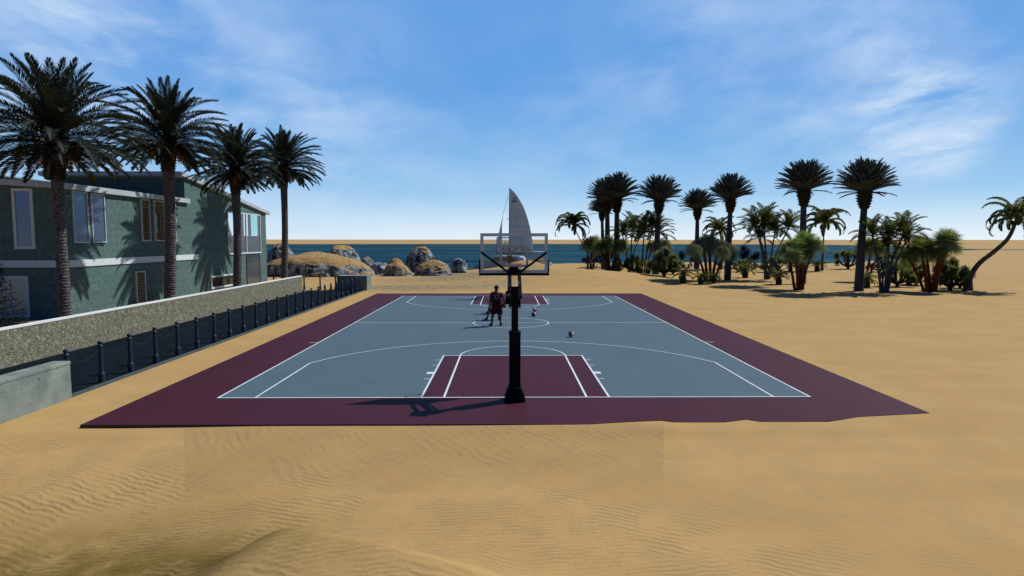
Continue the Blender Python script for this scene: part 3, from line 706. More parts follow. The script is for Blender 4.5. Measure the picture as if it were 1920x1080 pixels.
def rough_trunk(mb, pts, rads, n=14, ring=.12, amp=.10, seed=0, spike=0.0):
    """trunk with overlapping scale-like rings of old leaf bases"""
    rg = random.Random(seed); P = [Vector(p) for p in pts]; L = sum((P[i+1]-P[i]).length for i in range(len(P)-1)); k = max(2, int(L/ring))
    cum = [0]
    for i in range(len(P)-1): cum.append(cum[-1]+(P[i+1]-P[i]).length)
    vs = []; rows = 0
    for q in range(k+1):
        for half in (0, 1):
            t = min(L, (q+half*.75)*L/k); i = max(j for j in range(len(cum)) if cum[j] <= t+1e-9); i = min(i, len(P)-2)
            f = (t-cum[i])/max(1e-6, cum[i+1]-cum[i]); p = P[i].lerp(P[i+1], f); r = rads[i]+(rads[i+1]-rads[i])*f
            for j in range(n):
                a = 2*math.pi*(j+.5*(q%2))/n; rr = r*(1+ (amp if half else -amp)*(1.0 if (j+q)%2 == 0 else .35) + rg.uniform(-.03, .03)) + (spike*rg.random() if half else 0)
                vs.append((p.x+rr*math.cos(a), p.y+rr*math.sin(a), p.z+ (rg.uniform(-.02, .02)+(.05*spike*8 if half else 0))))
            rows += 1
    fs = [(i*n+j, i*n+(j+1)%n, (i+1)*n+(j+1)%n, (i+1)*n+j) for i in range(rows-1) for j in range(n)] + [tuple(range(n))[::-1], tuple((rows-1)*n+j for j in range(n))]
    mb.add(vs, fs)

# ------------------------------------------------------------------ date palms by the house
DATE = [((121, 600, 105, 262), 'big date palm nearest the camera, trunk crossing the left corner of the green house', 1.0, 0),
        ((319, 560, 314, 268), 'date palm in front of the slatted upper windows of the green house', .98, 1),
        ((445, 540, 441, 322), 'date palm in front of the large bright window of the green house', .93, 2),
        ((533, 524, 532, 318), 'date palm standing just clear of the far end of the green house, before the rocks', .98, 0)]
for (bx, by, tx, ty), lab, sc, v in DATE:
    b = atx(bx, by, -18.2); b.z = 0
    top = aty(tx, ty-6, b.y)
    root = empty('date_palm', (b.x, b.y, gz(b.x, b.y)-.05)); tag(root, lab, 'palm tree', 'date palms in front of the green house')
    d = Vector((top.x-b.x, 0, top.z-root.location.z)); H = d.length
    t = MB(); tr = {121: .215, 319: .275, 445: .265, 533: .255}[bx]
    pts = [(d.x*u + .05*math.sin(u*5+bx), .04*math.sin(u*4), d.z*u) for u in [q/8 for q in range(9)]]
    rough_trunk(t, pts, [tr*1.12, tr*1.0, tr*.97, tr*.95, tr*.93, tr*.93, tr*.97, tr*1.12, tr*1.0], n=22, ring=.125, amp=.11, seed=bx)
    t.build('trunk', M['trunkdate'], root)
    bt = MB(); rough_trunk(bt, [(d.x*.82, 0, d.z-1.75), (d.x*.93, 0, d.z-1.1), (d.x, 0, d.z-.5), (d.x, 0, d.z+.15)], [tr*1.02, tr*1.15+.05, tr*1.1+.16, tr*.9+.05], n=20, ring=.14, amp=.14, seed=bx+1, spike=.05)
    bt.build('leaf_bases', M['boots'], root)
    fr_ = MB(); rg = random.Random(bx)
    for k in range(26):
        a = k*2.4; p0 = Vector((d.x+.2*math.cos(a), .2*math.sin(a), d.z-.15)); out_ = Vector((math.cos(a), math.sin(a), 0))
        p1 = p0+out_*rg.uniform(.3, .5)+Vector((0, 0, rg.uniform(-.2, .1))); p2 = p1+out_*.12+Vector((0, 0, -rg.uniform(.35, .9)))
        fr_.tube([p0, p1, p2], [.014, .012, .006], 4)
        for q in range(26):
            pp = p1.lerp(p2, rg.random()); e_ = pp+Vector((rg.uniform(-.11, .11), rg.uniform(-.11, .11), -rg.uniform(.05, .3))); fr_.bar(pp, e_, .012)
            fr_.sphere(e_, .022, 5, 3)
    fr_.build('fruit_stalk', M['fruit'], root)
    put('crown', crown('date', v), root, (d.x, 0, d.z), rz=bx*.37, sc=sc*.97)

# ------------------------------------------------------------------ brush-crowned palms on the right
KING = [((1131, 505, 1129, 395), .68, 68.6, 'slim palm partly hidden, leftmost and lowest of the brush-crowned clump'),
        ((1139, 505, 1139, 372), .98, 66.0, 'brush-crowned palm half hidden behind the thick trunked one at the left of the grove'),
        ((1156, 510, 1157, 368), 1.0, 61.7, 'thick trunked brush-crowned palm in front of the left clump of the grove'),
        ((1229, 516, 1236, 370), .9, 54.7, 'brush-crowned palm rising between the boat side clump and the small one'),
        ((1306, 505, 1308, 388), .86, 68.6, 'shortest free standing brush-crowned palm with a small crown'),
        ((1364, 525, 1370, 368), .79, 46.3, 'brush-crowned palm behind the drooping grey green fan palms'),
        ((1503, 532, 1508, 350), .86, 41.0, 'tall brush-crowned palm behind the big red stemmed fan palm clump'),
        ((1610, 546, 1622, 352), .80, 32.7, 'tall brush-crowned palm with ringed grey trunk standing in the open sand')]
for k, ((bx, by, tx, ty), sc, Y, lab) in enumerate(KING):
    b = aty(bx, by, Y); top = aty(tx, ty, Y); z0 = gz(b.x, b.y)
    root = empty('feather_palm', (b.x, b.y, z0-.05)); tag(root, lab, 'palm tree', 'brush-crowned palms of the grove')
    d = Vector((top.x-b.x, 0, top.z-z0)); bh = 2.0*sc; tr = .33*sc/.85
    t = MB(); pts = [(d.x*u**1.3, 0, (d.z-bh*.75)*u) for u in [q/60 for q in range(61)]]
    t.tube(pts, [tr*(1.15-.42*(q/60))*(1.02 if q % 2 else .97) for q in range(61)], 12); t.build('trunk', M['trunkking'], root)
    bt = MB(); rough_trunk(bt, [(d.x, 0, d.z-bh), (d.x, 0, d.z-bh*.5), (d.x, 0, d.z-.05), (d.x, 0, d.z+.2)], [tr*.95, tr*1.65, tr*1.55, tr*.6], n=14, ring=.2, amp=.16, seed=bx, spike=.12)
    bt.build('leaf_bases', M['boots'], root)
    put('crown', crown('king', k % 3), root, (d.x, 0, d.z-.15), rz=bx*.7, sc=sc)

# ------------------------------------------------------------------ coconut palms
COCO = [([(1112, 500), (1103, 478), (1086, 446), (1075, 422)], .98, 64.0, .10, 'small coconut palm leaning left over the sea at the left end of the grove'),
        ([(1352, 500), (1353, 470), (1351, 445), (1348, 432)], 1.0, 68.0, .12, 'coconut palm far back between the two middle brush-crowned palms'),
        ([(1541, 505), (1543, 470), (1545, 430), (1545, 418)], 1.18, 64.0, .13, 'coconut palm showing above the red stemmed fan palm clump'),
        ([(1814, 546), (1819, 520), (1836, 494), (1866, 470), (1890, 447), (1903, 420), (1906, 410)], .86, 32.9, .24, 'large coconut palm with a strongly leaning trunk at the right edge')]
for k, (px, sc, Y, r0, lab) in enumerate(COCO):
    P = [aty(a, b, Y) for a, b in px]; P[0].z = gz(P[0].x, P[0].y)-.05
    root = empty('coconut_palm', P[0]); tag(root, lab, 'palm tree', 'coconut palms of the grove')
    L = [p-P[0] for p in P]
    fine = []
    for i in range(len(L)-1):
        p0, p1, p2, p3 = L[max(i-1,0)], L[i], L[i+1], L[min(i+2,len(L)-1)]
        for q in range(8):
            t = q/8; fine.append(.5*((2*p1)+(p2-p0)*t+(2*p0-5*p1+4*p2-p3)*t*t+(3*p1-p0-3*p2+p3)*t**3))
    fine.append(L[-1]); n = len(fine)
    t = MB(); t.tube(fine, [r0*(1.0-.5*(q/(n-1))**.6)*(1.05 if q % 2 else .97) + (r0*.8*max(0, 1-q/8)) for q in range(n)], 10); t.build('trunk', M['trunkcoco'], root)
    top = L[-1]
    put('crown', crown('coco', k), root, top, rz=bx*.3+k*1.7, sc=sc)
    nut = MB(); rg = random.Random(k)
    for q in range(8): nut.sphere((top.x+rg.uniform(-.28, .28)*sc, top.y+rg.uniform(-.28, .28)*sc, top.z-rg.uniform(.15, .65)*sc), .13*sc, 8, 6, (1, 1, 1.2))
    nut.build('coconut_cluster', M['trunkdark'], root, smooth=True)

# ------------------------------------------------------------------ clumps of slender feather palms
def stems_palm(name, base_px, Y, stems, kind, r0, lab, cat, group, barkm, sc=1.0, shaggy=False, seed=0):
    b = aty(base_px[0], base_px[1], Y); z0 = gz(b.x, b.y); root = empty(name, (b.x, b.y, z0-.05)); tag(root, lab, cat, group)
    rg = random.Random(seed+base_px[0])
    for k, (bx, tx, ty, s_) in enumerate(stems):
        p0 = aty(bx, base_px[1], Y); dy = rg.uniform(-.6, .6); p1 = aty(tx, ty, Y)
        a = Vector((p0.x-b.x, dy*.15, 0)); c = Vector((p1.x-b.x, dy*2, p1.z-z0))
        bend = Vector(((c.x-a.x)*-.18, 0, 0)); n = 14
        pts = [a.lerp(c, q/n) + bend*math.sin(math.pi*q/n) for q in range(n+1)]
        t = MB()
        if shaggy: rough_trunk(t, pts, [r0*s_*(1.1-.15*q/n) for q in range(n+1)], n=9, ring=.13, amp=.18, seed=k+seed, spike=.03)
        else: t.tube(pts, [r0*s_*(1.15-.45*q/n)*(1.05 if q % 2 else .96) for q in range(n+1)], 8)
        t.build('stem', barkm, root)
        put('crown', crown(kind, (k+seed) % 3), root, c, rz=rg.uniform(0, 6), sc=sc*s_, tilt=(rg.uniform(-.15, .15), rg.uniform(-.2, .2)))
G1 = 'clumps of slender feather palms in the grove'
stems_palm('areca_palm', (1178, 505), 60.0, [(1178, 1168, 440, 1.0), (1182, 1183, 432, 1.1), (1180, 1196, 448, .9)], 'areca', .08, 'slender feather palm clump just right of the thick trunked brush-crowned palm', 'palm tree', G1, M['trunkdark'], 1.0, seed=1)
stems_palm('areca_palm', (1207, 512), 55.0, [(1204, 1211, 436, 1.1), (1208, 1224, 428, 1.05), (1212, 1238, 440, 1.0)], 'areca', .085, 'slender feather palm clump beside and behind the second tall brush-crowned trunk', 'palm tree', G1, M['trunkdark'], 1.0, seed=2)
stems_palm('areca_palm', (1437, 524), 47.1, [(1434, 1412, 428, 1.05), (1437, 1433, 424, 1.15), (1440, 1447, 436, .95), (1441, 1472, 430, 1.0), (1438, 1424, 448, .8)], 'areca', .095, 'wide slender feather palm clump fanning from one base, left of the biggest red clump', 'palm tree', G1, M['trunkteal'], 1.0, seed=3)
stems_palm('areca_palm', (1658, 549), 31.3, [(1652, 1643, 442, .95), (1658, 1662, 446, .95), (1661, 1702, 438, 1.05), (1663, 1690, 452, .85), (1655, 1672, 462, .7)], 'areca', .10, 'dense slender feather palm clump right of the trunk standing in open sand', 'palm tree', G1, M['trunkteal'], .82, seed=4)

G2 = 'clumps of fan palms with reddish stems'
stems_palm('fan_palm', (1106, 505), 66.0, [(1102, 1103, 462, .95), (1107, 1113, 458, 1.0), (1112, 1121, 466, .9)], 'fan', .13, 'leftmost reddish stemmed fan palm clump, leaves touching the leaning coconut trunk', 'palm tree', G2, M['trunkred'], 1.0, True, 1)
stems_palm('fan_palm', (1142, 507), 61.0, [(1140, 1138, 462, 1.1), (1143, 1126, 468, .95), (1146, 1163, 466, 1.05)], 'fan', .17, 'thick red stemmed fan palm clump at the foot of the left brush-crowned palms', 'palm tree', G2, M['trunkred'], 1.0, True, 2)
stems_palm('fan_palm', (1332, 528), 45.0, [(1326, 1322, 462, 1.0), (1332, 1331, 458, 1.05), (1336, 1348, 466, .95), (1340, 1358, 470, .85), (1322, 1306, 470, .85)], 'weep', .13, 'reddish stemmed clump with drooping grey green leaves in the middle of the grove', 'palm tree', G2, M['trunkred'], 1.0, True, 3)
stems_palm('fan_palm', (1500, 544), 33.8, [(1491, 1487, 474, 1.0), (1496, 1494, 468, .95), (1500, 1503, 470, 1.0), (1503, 1520, 458, 1.1), (1505, 1532, 464, .95), (1493, 1475, 480, .8), (1502, 1512, 482, .9)], 'fan', .095, 'large red stemmed fan palm clump in front of a tall grey trunk', 'palm tree', G2, M['trunkred'], .82, True, 4)
stems_palm('fan_palm', (1622, 522), 44.0, [(1618, 1613, 468, .8), (1622, 1624, 464, .85), (1626, 1637, 470, .8)], 'fan', .12, 'small reddish stemmed fan palm clump behind the trunk standing in open sand', 'palm tree', G2, M['trunkred'], 1.0, True, 5)
stems_palm('fan_palm', (1742, 548), 31.7, [(1734, 1722, 486, .95), (1738, 1736, 474, 1.0), (1743, 1743, 466, 1.05), (1747, 1751, 470, 1.0), (1751, 1766, 456, 1.1), (1754, 1776, 462, 1.05), (1746, 1756, 484, .85)], 'fan', .10, 'broad red stemmed fan palm clump left of the leaning coconut palm', 'palm tree', G2, M['trunkred'], .84, True, 6)
G3 = 'slim single stemmed drooping palms'
stems_palm('slender_palm', (1219, 500), 66.0, [(1219, 1221, 464, .9)], 'weep', .05, 'slim dark stemmed drooping palm left of the second brush-crowned trunk', 'palm tree', G3, M['trunkdark'], .9, seed=1)
stems_palm('slender_palm', (1234, 508), 60.0, [(1234, 1243, 462, 1.0)], 'weep', .05, 'slim drooping palm right behind the second brush-crowned trunk', 'palm tree', G3, M['trunkdark'], 1.0, seed=2)
stems_palm('slender_palm', (1310, 534), 40.0, [(1310, 1307, 470, .75)], 'weep', .045, 'slim dark stemmed drooping palm left of the middle reddish clump', 'palm tree', G3, M['trunkdark'], .9, seed=3)
stems_palm('slender_palm', (1347, 531), 42.0, [(1347, 1349, 474, .7)], 'weep', .045, 'slim dark stemmed drooping palm right of the middle reddish clump', 'palm tree', G3, M['trunkdark'], .9, seed=4)

# ------------------------------------------------------------------ branching rosette shrubs
def rosette(mb, rg, c, r, n=70):
    for k in range(n):
        u = 1-1.55*(k+.5)/n; a = k*2.4; q = math.sqrt(max(0, 1-u*u)); v = Vector((q*math.cos(a), q*math.sin(a), u)); w = Vector((-math.sin(a), math.cos(a), 0))*r*.10
        ln = r*rg.uniform(.8, 1.1); m_ = c+v*ln*.5
        mb.add([c, m_-w, c+v*ln, m_+w], [(0, 1, 2, 3)])
def josh(px, py, Y, H, Wd, lab, seed, mat_=None, name='rosette_shrub'):
    b = aty(px, py, Y); z0 = gz(b.x, b.y); root = empty(name, (b.x, b.y, z0-.05)); tag(root, lab, 'shrub', 'branching rosette shrubs of the grove')
    rg = random.Random(seed); t = MB(); l = MB(); heads = 11
    t.tube([(0, 0, 0), (0, 0, H*.22)], [.13*H/2, .11*H/2], 8)
    for k in range(heads):
        a = k*2.4+seed; f = math.sqrt((k+.5)/heads)*rg.uniform(.8, 1.2); x = Wd/2*f*math.cos(a); y = Wd/2*f*math.sin(a); z = H*(.88-.42*f*f)+rg.uniform(-.1, .1)*H
        e_ = Vector((x, y, z)); m_ = Vector((x*.75, y*.75, H*.36)); t.tube([(0, 0, H*.12), m_*.62, m_, e_], [.10*H/2, .08*H/2, .07*H/2, .06*H/2], 6)
        for q in range(3): rosette(l, rg, e_-Vector((rg.uniform(-.12, .12), rg.uniform(-.12, .12), q*H*.07)), H*.19*rg.uniform(.75, 1.25), 80)
    t.build('stem', M['trunkdark'], root); l.build('foliage', mat_ or M['leafjosh'], root, recalc=False)
josh(1188, 512, 57.0, 2.3, 2.6, 'rosette shrub leaning at the foot of the thick brush-crowned palm', 3)
josh(1245, 524, 48.5, 3.0, 3.0, 'rosette shrub with curved branches right of the second brush-crowned trunk', 5)
josh(1590, 503, 68.0, 2.9, 3.6, 'lone dark rosette shrub against the sea behind the tall trunk in open sand', 7)
josh(1682, 538, 37.0, 2.3, 2.4, 'rosette shrub behind the dense feather palm clump', 9)
josh(1781, 545, 33.0, 2.7, 2.6, 'big rosette shrub squeezed between broad red clump and leaning coconut trunk', 11)
josh(1800, 541, 35.0, 1.9, 1.9, 'low rosette shrub at the foot of the leaning coconut trunk', 12)
josh(1262, 512, 56.0, 2.0, 2.6, 'ragged rosette shrub behind the curved branched one by the second brush-crowned trunk', 21)
josh(1450, 506, 60.0, 2.3, 2.8, 'dark rosette shrub seen between the wide feather palm stems and the big red clump', 22)
josh(1388, 506, 61.0, 1.5, 2.2, 'low rosette shrub right of the trunk behind the drooping palms', 23)
josh(1718, 534, 38.5, 1.9, 2.2, 'rosette shrub at the left foot of the broad red stemmed clump', 24)
josh(1160, 509, 60.5, 1.6, 2.2, 'low rosette shrub hugging the base of the thick trunked brush-crowned palm', 25)
josh(1660, 500, 60.0, 1.9, 2.2, 'small rosette shrub seen between the stems of the dense feather palm clump', 14)

# ------------------------------------------------------------------ cycads, cactus, blue shrubs
def cycad(px, py, Y, s_, lab, seed):
    b = aty(px, py, Y); z0 = gz(b.x, b.y); root = empty('cycad', (b.x, b.y, z0-.03)); tag(root, lab, 'plant', 'low cycads on the sand')
    rg = random.Random(seed); t = MB(); rough_trunk(t, [(0, 0, 0), (0, 0, .3*s_), (0, 0, .6*s_)], [.22*s_, .24*s_, .17*s_], n=10, ring=.1, amp=.15, seed=seed, spike=.02); t.build('trunk', M['trunkdark'], root)
    l = MB()
    for k in range(22): frond(l, rg, (0, 0, .58*s_), k*2.4, R(80-70*k/21), .95*s_*rg.uniform(.85, 1.1), R(rg.uniform(60, 100)), 16, .22*s_, .04*s_, vfold=.3, rw=.012, seg=5)
    l.build('crown', M['leafcycad'], root, recalc=False)
for k, (px, py, Y, s_, lab) in enumerate([(1197, 517, 52.5, 1.35, 'low cycad throwing a spiky shadow on the dune crest'), (1216, 513, 56.0, .9, 'small cycad between dune crest and second brush-crowned trunk'),
        (1281, 531, 41.2, 1.15, 'cycad at the left end of the row before the drooping palms'), (1314, 533, 40.0, 1.0, 'cycad left at the foot of the middle reddish clump'), (1338, 531, 41.5, .9, 'cycad right at the foot of the middle reddish clump'),
        (1397, 521, 49.8, 1.3, 'dark cycad on the sand between the drooping palms and the feather palm clump'), (1460, 533, 40.3, 1.15, 'cycad on open sand left of the big red clump'),
        (1396, 505, 62, 1.4, 'upright blue grey cycad at the back edge of the sand'), (1482, 503, 62, 1.2, 'far cycad behind the big red clump, left side'), (1532, 503, 62, 1.3, 'far cycad behind the big red clump, right side'), (1625, 540, 36.0, 1.1, 'cycad beside the trunk standing in open sand'),
        (1704, 531, 38.5, 1.0, 'cycad right of the rosette shrub behind the dense feather palm clump')]):
    cycad(px, py, Y, s_, lab, 40+k)
b = aty(1452, 519, 50); root = empty('prickly_cactus', (b.x, b.y, gz(b.x, b.y))); tag(root, 'dark flat padded cactus beside the wide feather palm clump', 'cactus')
cp = MB()
for x, z, r, tl in ((0, .45, .45, .1), (.35, 1.0, .36, -.3), (-.4, .95, .38, .3), (.05, 1.45, .34, 0), (.7, .5, .33, .6), (-.75, .45, .3, .5)):
    cp.sphere((x, tl*.4, z), r, 12, 8, (.8, .22, 1))
cp.build('pad', M['cactus'], root, smooth=True)
def blueshrub(px, py, Y, H, Wd, lab, seed):
    b = aty(px, py, Y); z0 = gz(b.x, b.y); root = empty('leafy_shrub', (b.x, b.y, z0-.05)); tag(root, lab, 'shrub', 'dark blue green shrubs at the waterside')
    rg = random.Random(seed); l = MB(); t = MB()
    for k in range(7):
        a = k*2.4; f = math.sqrt((k+.3)/7); e_ = Vector((Wd/2*f*math.cos(a), Wd/2*f*math.sin(a), H*(.8-.35*f)))
        t.tube([(0, 0, 0), e_*.5+Vector((0, 0, .1)), e_], [.06, .045, .03], 5)
        for q in range(3): rosette(l, rg, e_+Vector((rg.uniform(-.3, .3), rg.uniform(-.3, .3), rg.uniform(-.3, .2))), H*.27, 60)
    t.build('stem', M['trunkdark'], root); l.build('foliage', M['leafblue'], root, recalc=False)
for k, q in enumerate([(1112, 503, 72, 2.0, 3.2, 'dark blue shrub among the leftmost fan palm stems'), (1130, 500, 76, 3.2, 3.6, 'taller dark blue shrub behind the left palm trunks'),
        (1272, 501, 78, 2.6, 4.6, 'broad dark blue shrub at the water edge left of the small brush-crowned palm'), (1288, 506, 71, 1.0, 3.4, 'low dark blue shrub on the sand left of the small brush-crowned palm'),
        (1388, 503, 72, 3.4, 4.6, 'large dark blue shrub in front of the sea between the drooping and feather palms'), (1366, 508, 67, 1.5, 3.8, 'low dark blue shrub behind the middle brush-crowned trunk'),
        (1425, 502, 76, 2.2, 4.4, 'dark blue shrub at the water edge behind the wide feather palm clump'), (1412, 508, 67, 1.1, 2.6, 'lowest dark blue shrub in front of the waterside bushes'),
        (1676, 497, 66, 3.2, 4.4, 'dark blue shrub behind the dense feather palm clump'), (1650, 508, 58, 1.5, 3.0, 'low dark blue shrub left behind the dense feather palm stems'), (1712, 512, 54, 1.3, 2.6, 'low dark blue shrub left of the broad red stemmed clump')]):
    blueshrub(*q, 80+k)

# conifer by the house
b = atx(-4, 600, -19.3); root = empty('conifer', (b.x, b.y, 0)); tag(root, 'dark conifer behind the stone wall at the left edge', 'tree')
rg = random.Random(4); t = MB(); t.tube([(0, 0, 0), (0, 0, 3.2)], [.08, .01], 7); t.build('trunk', M['trunkdark'], root)
l = MB()
for k in range(85):
    z = .35+2.75*(k/85); a = k*2.4; L = 1.15*(1-(z-.2)/3.2)+.08; d = Vector((math.cos(a), math.sin(a), .12)); 
    e_ = Vector((0, 0, z))+d*L; l.bar((0, 0, z), e_, .015)
    for q in range(34):
        u = rg.uniform(.15, 1); p = Vector((0, 0, z))+d*L*u; v = (d*.6+Vector((rg.uniform(-1, 1), rg.uniform(-1, 1), rg.uniform(-.5, .7)))).normalized()*rg.uniform(.10, .2)
        w = v.cross(Vector((0, 0, 1)))*.12; l.add([p, p+v*.5-w, p+v, p+v*.5+w], [(0, 1, 2, 3)])
l.build('crown', M['leafcon'], root, recalc=False)

# ------------------------------------------------------------------ house
hx = -22.5
house = empty('house', (hx, 16.1, 0)); tag(house, 'two storey grey green block house with low pitched metal roofs and slatted windows', 'house')
def hb(mb, name, mats, parent=None, **k):
    o = mb.build(name, mats, None, **k); o.parent = parent or house
    par = parent or house
    # geometry is written in world coordinates: undo the parent's location
    o.matrix_parent_inverse = Matrix.Translation(-Vector((hx, 16.1, 0))); return o
w = MB(); w.prism([(-31.2, 0), (hx, 0), (hx, 6.58), (-31.2, 7.2)], 'y', 16.1, 27.89); hb(w, 'wall', M['house'])
w = MB(); w.prism([(27.9, 0), (42.3, 0), (42.3, 6.42), (27.9, 8.36)], 'x', -31.0, hx); hb(w, 'wall', M['house'])
r_ = MB(); r_.prism([(-31.8, 7.16), (-22.28, 6.56), (-22.28, 6.86), (-31.8, 7.46)], 'y', 15.8, 28.2); rf = hb(r_, 'roof', M['fascia'])
r_ = MB(); r_.prism([(-31.7, 7.47), (-22.45, 6.885), (-22.45, 6.865), (-31.7, 7.45)], 'y', 15.95, 27.85); 
r_.build('roof_sheet', M['roofdark'], rf)
r_ = MB(); r_.prism([(27.2, 8.38), (42.9, 6.34), (42.9, 6.60), (27.2, 8.66)], 'x', -32.0, -22.28); hb(r_, 'roof', M['fascia'])
w = MB(); w.box(-31.2, -29.0, 20.0, 26.5, 7.0, 7.55); w.box(-31.5, -28.7, 19.7, 26.8, 7.56, 7.64); hb(w, 'clerestory', M['roofdark'])
bnd = MB(); bnd.box(hx+.003, hx+.06, 16.04, 29.35, 2.62, 2.98); bnd.box(-31.2, hx+.06, 16.04, 16.097, 2.621, 2.979); hb(bnd, 'band', M['bandwhite'])
def frame_x(mb, y0, y1, z0, z1, w_=.07, d=.07, x=hx):
    mb.box(x+.003, x+d, y0, y1, z1-w_, z1); mb.box(x+.003, x+d, y0, y1, z0, z0+w_*1.3)
    mb.box(x+.003, x+d, y0, y0+w_, z0+w_*1.3, z1-w_); mb.box(x+.003, x+d, y1-w_, y1, z0+w_*1.3, z1-w_)
def window_x(y0, y1, z0, z1, gl, mull=(), fr=.07):
    f = MB(); frame_x(f, y0, y1, z0, z1, fr)
    for m_ in mull: f.box(hx+.003, hx+.068, m_-.03, m_+.03, z0+fr*1.3, z1-fr)
    wf = hb(f, 'window', M['framewhite'])
    p = MB(); p.box(hx+.004, hx+.025, y0+fr*.9, y1-fr*.9, z0+fr, z1-fr*.9)
    p.build('pane', gl, wf); return wf
def sub(mb, name, m_, par):
    return mb.build(name, m_, par)
window_x(16.6, 17.75, 3.86, 6.52, M['glassblue'], fr=.045); window_x(18.03, 19.15, 3.86, 6.52, M['glassblue'], fr=.045)
def louvre(y0, y1, z0, z1, n, brown=(), pane=True, bright=None):
    f = MB(); frame_x(f, y0-.05, y1+.05, z0-.06, z1, .05, .10); wf = hb(f, 'louvre_window', M['framewhite'])
    p = MB(); p.box(hx+.004, hx+.02, y0, y1, z0, z1-.05); sub(p, 'pane', M['darkin'], wf)
    s_ = MB()
    for k in range(n):
        z = z0+.08+(z1-z0-.22)*k/(n-1); s_.obox((hx+.055, (y0+y1)/2, z+.02), (1, 0, .9), (0, 1, 0), (-.9, 0, 1), .052, (y1-y0)/2-.03, .006)
    sub(s_, 'slat', M['slat'], wf)
    for k, (b0, b1, c0, c1) in enumerate(brown):
        m_ = MB(); m_.box(hx+.098, hx+.12, b0, b1, c0, c1); sub(m_, 'post', M['brownwood'], wf)
    if bright:
        m_ = MB(); m_.box(hx+.022, hx+.03, *bright); sub(m_, 'pale_panel', M['slatcyan'], wf)  # pale cyan panel set behind the slats
    return wf
louvre(22.6, 23.4, 4.0, 6.5, 14, [(22.98, 23.08, 4.0, 5.9)])
louvre(24.0, 25.05, 4.0, 6.5, 14, [(24.45, 24.55, 4.0, 5.75), (24.0, 24.55, 5.76, 5.9)], bright=(24.08, 24.3, 4.5, 5.6))
louvre(25.4, 26.45, 4.0, 6.5, 14)
louvre(21.75, 22.6, .15, 2.12, 12)
# large window of the rear block
f = MB(); frame_x(f, 34.3, 40.85, 2.82, 6.28, .09, .09); f.box(hx+.003, hx+.085, 37.75, 37.85, 2.93, 6.19)
wf = hb(f, 'window', M['framewhite'])
p = MB(); p.box(hx+.004, hx+.03, 34.38, 40.77, 4.35, 6.2); sub(p, 'pane', M['glasssky'], wf)
p = MB(); p.box(hx+.004, hx+.032, 34.38, 40.77, 2.9, 4.34); sub(p, 'spandrel', M['spandrel'], wf)
for a, b in ((36.6, 37.3), (38.3, 38.75), (40.25, 40.6)):
    p = MB(); p.box(hx+.034, hx+.055, a, b, 4.36, 6.18); sub(p, 'curtain', M['spandrel'], wf)
s_ = MB()
for k in range(13):
    z = 4.42+k*.136; s_.box(hx+.056, hx+.07, 38.76, 40.2, z, z+.118)
sub(s_, 'glass_louvre', M['slatcyan'], wf)
dd = MB(); frame_x(dd, 37.68, 40.6, .02, 2.7, .06, .07); dw = hb(dd, 'glass_door', M['greysteel'])
p = MB(); p.box(hx+.004, hx+.03, 37.73, 40.55, .1, 2.65); sub(p, 'pane', M['glassdark'], dw)
lw_ = MB(); frame_x(lw_, 31.1, 35.9, .3, 1.28, .11, .12); lf = hb(lw_, 'low_window', M['framewhite'])
p = MB(); p.box(hx+.004, hx+.03, 31.2, 35.8, .4, 1.2); sub(p, 'pane', M['darkin'], lf)
p = MB(); rgl = random.Random(2)
for k in range(24):
    y = 31.35+k*.18; p.box(hx+.07, hx+.09, y, y+.025, .45, .98)
for z in (.55, .75, .96): p.box(hx+.091, hx+.10, 31.3, 35.6, z, z+.025)
sub(p, 'railing', M['black'], lf)
for k, (a, b) in enumerate(((31.7, 32.5), (32.9, 33.7), (34.3, 35.0))):
    p = MB(); p.box(hx+.032, hx+.05, a, b, .5, .9); sub(p, 'warm_panel', M['slat'] if k else M['cushion'], lf)
# front (shaded) face windows
def window_y(x0, x1, z0, z1, gl, name, fr=.12, mull=()):
    y = 16.1; f = MB()
    for a in ((x0, x1, z1-fr, z1), (x0, x1, z0, z0+fr), (x0, x0+fr, z0+fr, z1-fr), (x1-fr, x1, z0+fr, z1-fr)): f.box(a[0], a[1], y-.07, y-.003, a[2], a[3])
    for m_ in mull: f.box(m_-.09, m_+.09, y-.065, y-.003, z0+fr, z1-fr)
    wf = hb(f, name, M['framewhite']); p = MB(); p.box(x0+fr*.9, x1-fr*.9, y-.03, y-.004, z0+fr*.9, z1-fr*.9); sub(p, 'pane', gl, wf)
a = aty(22, 351, 16.1); b = aty(66, 467, 16.1)
window_y(aty(25, 400, 16.1).x, aty(64, 400, 16.1).x, b.z, min(a.z, 6.6), M['glassblue'], 'window', .14)
a = aty(-40, 517, 16.1); b = aty(53, 517, 16.1)
window_y(a.x, b.x, .05, b.z, M['glassblue'], 'sliding_window', .14, mull=(aty(16, 517, 16.1).x,))

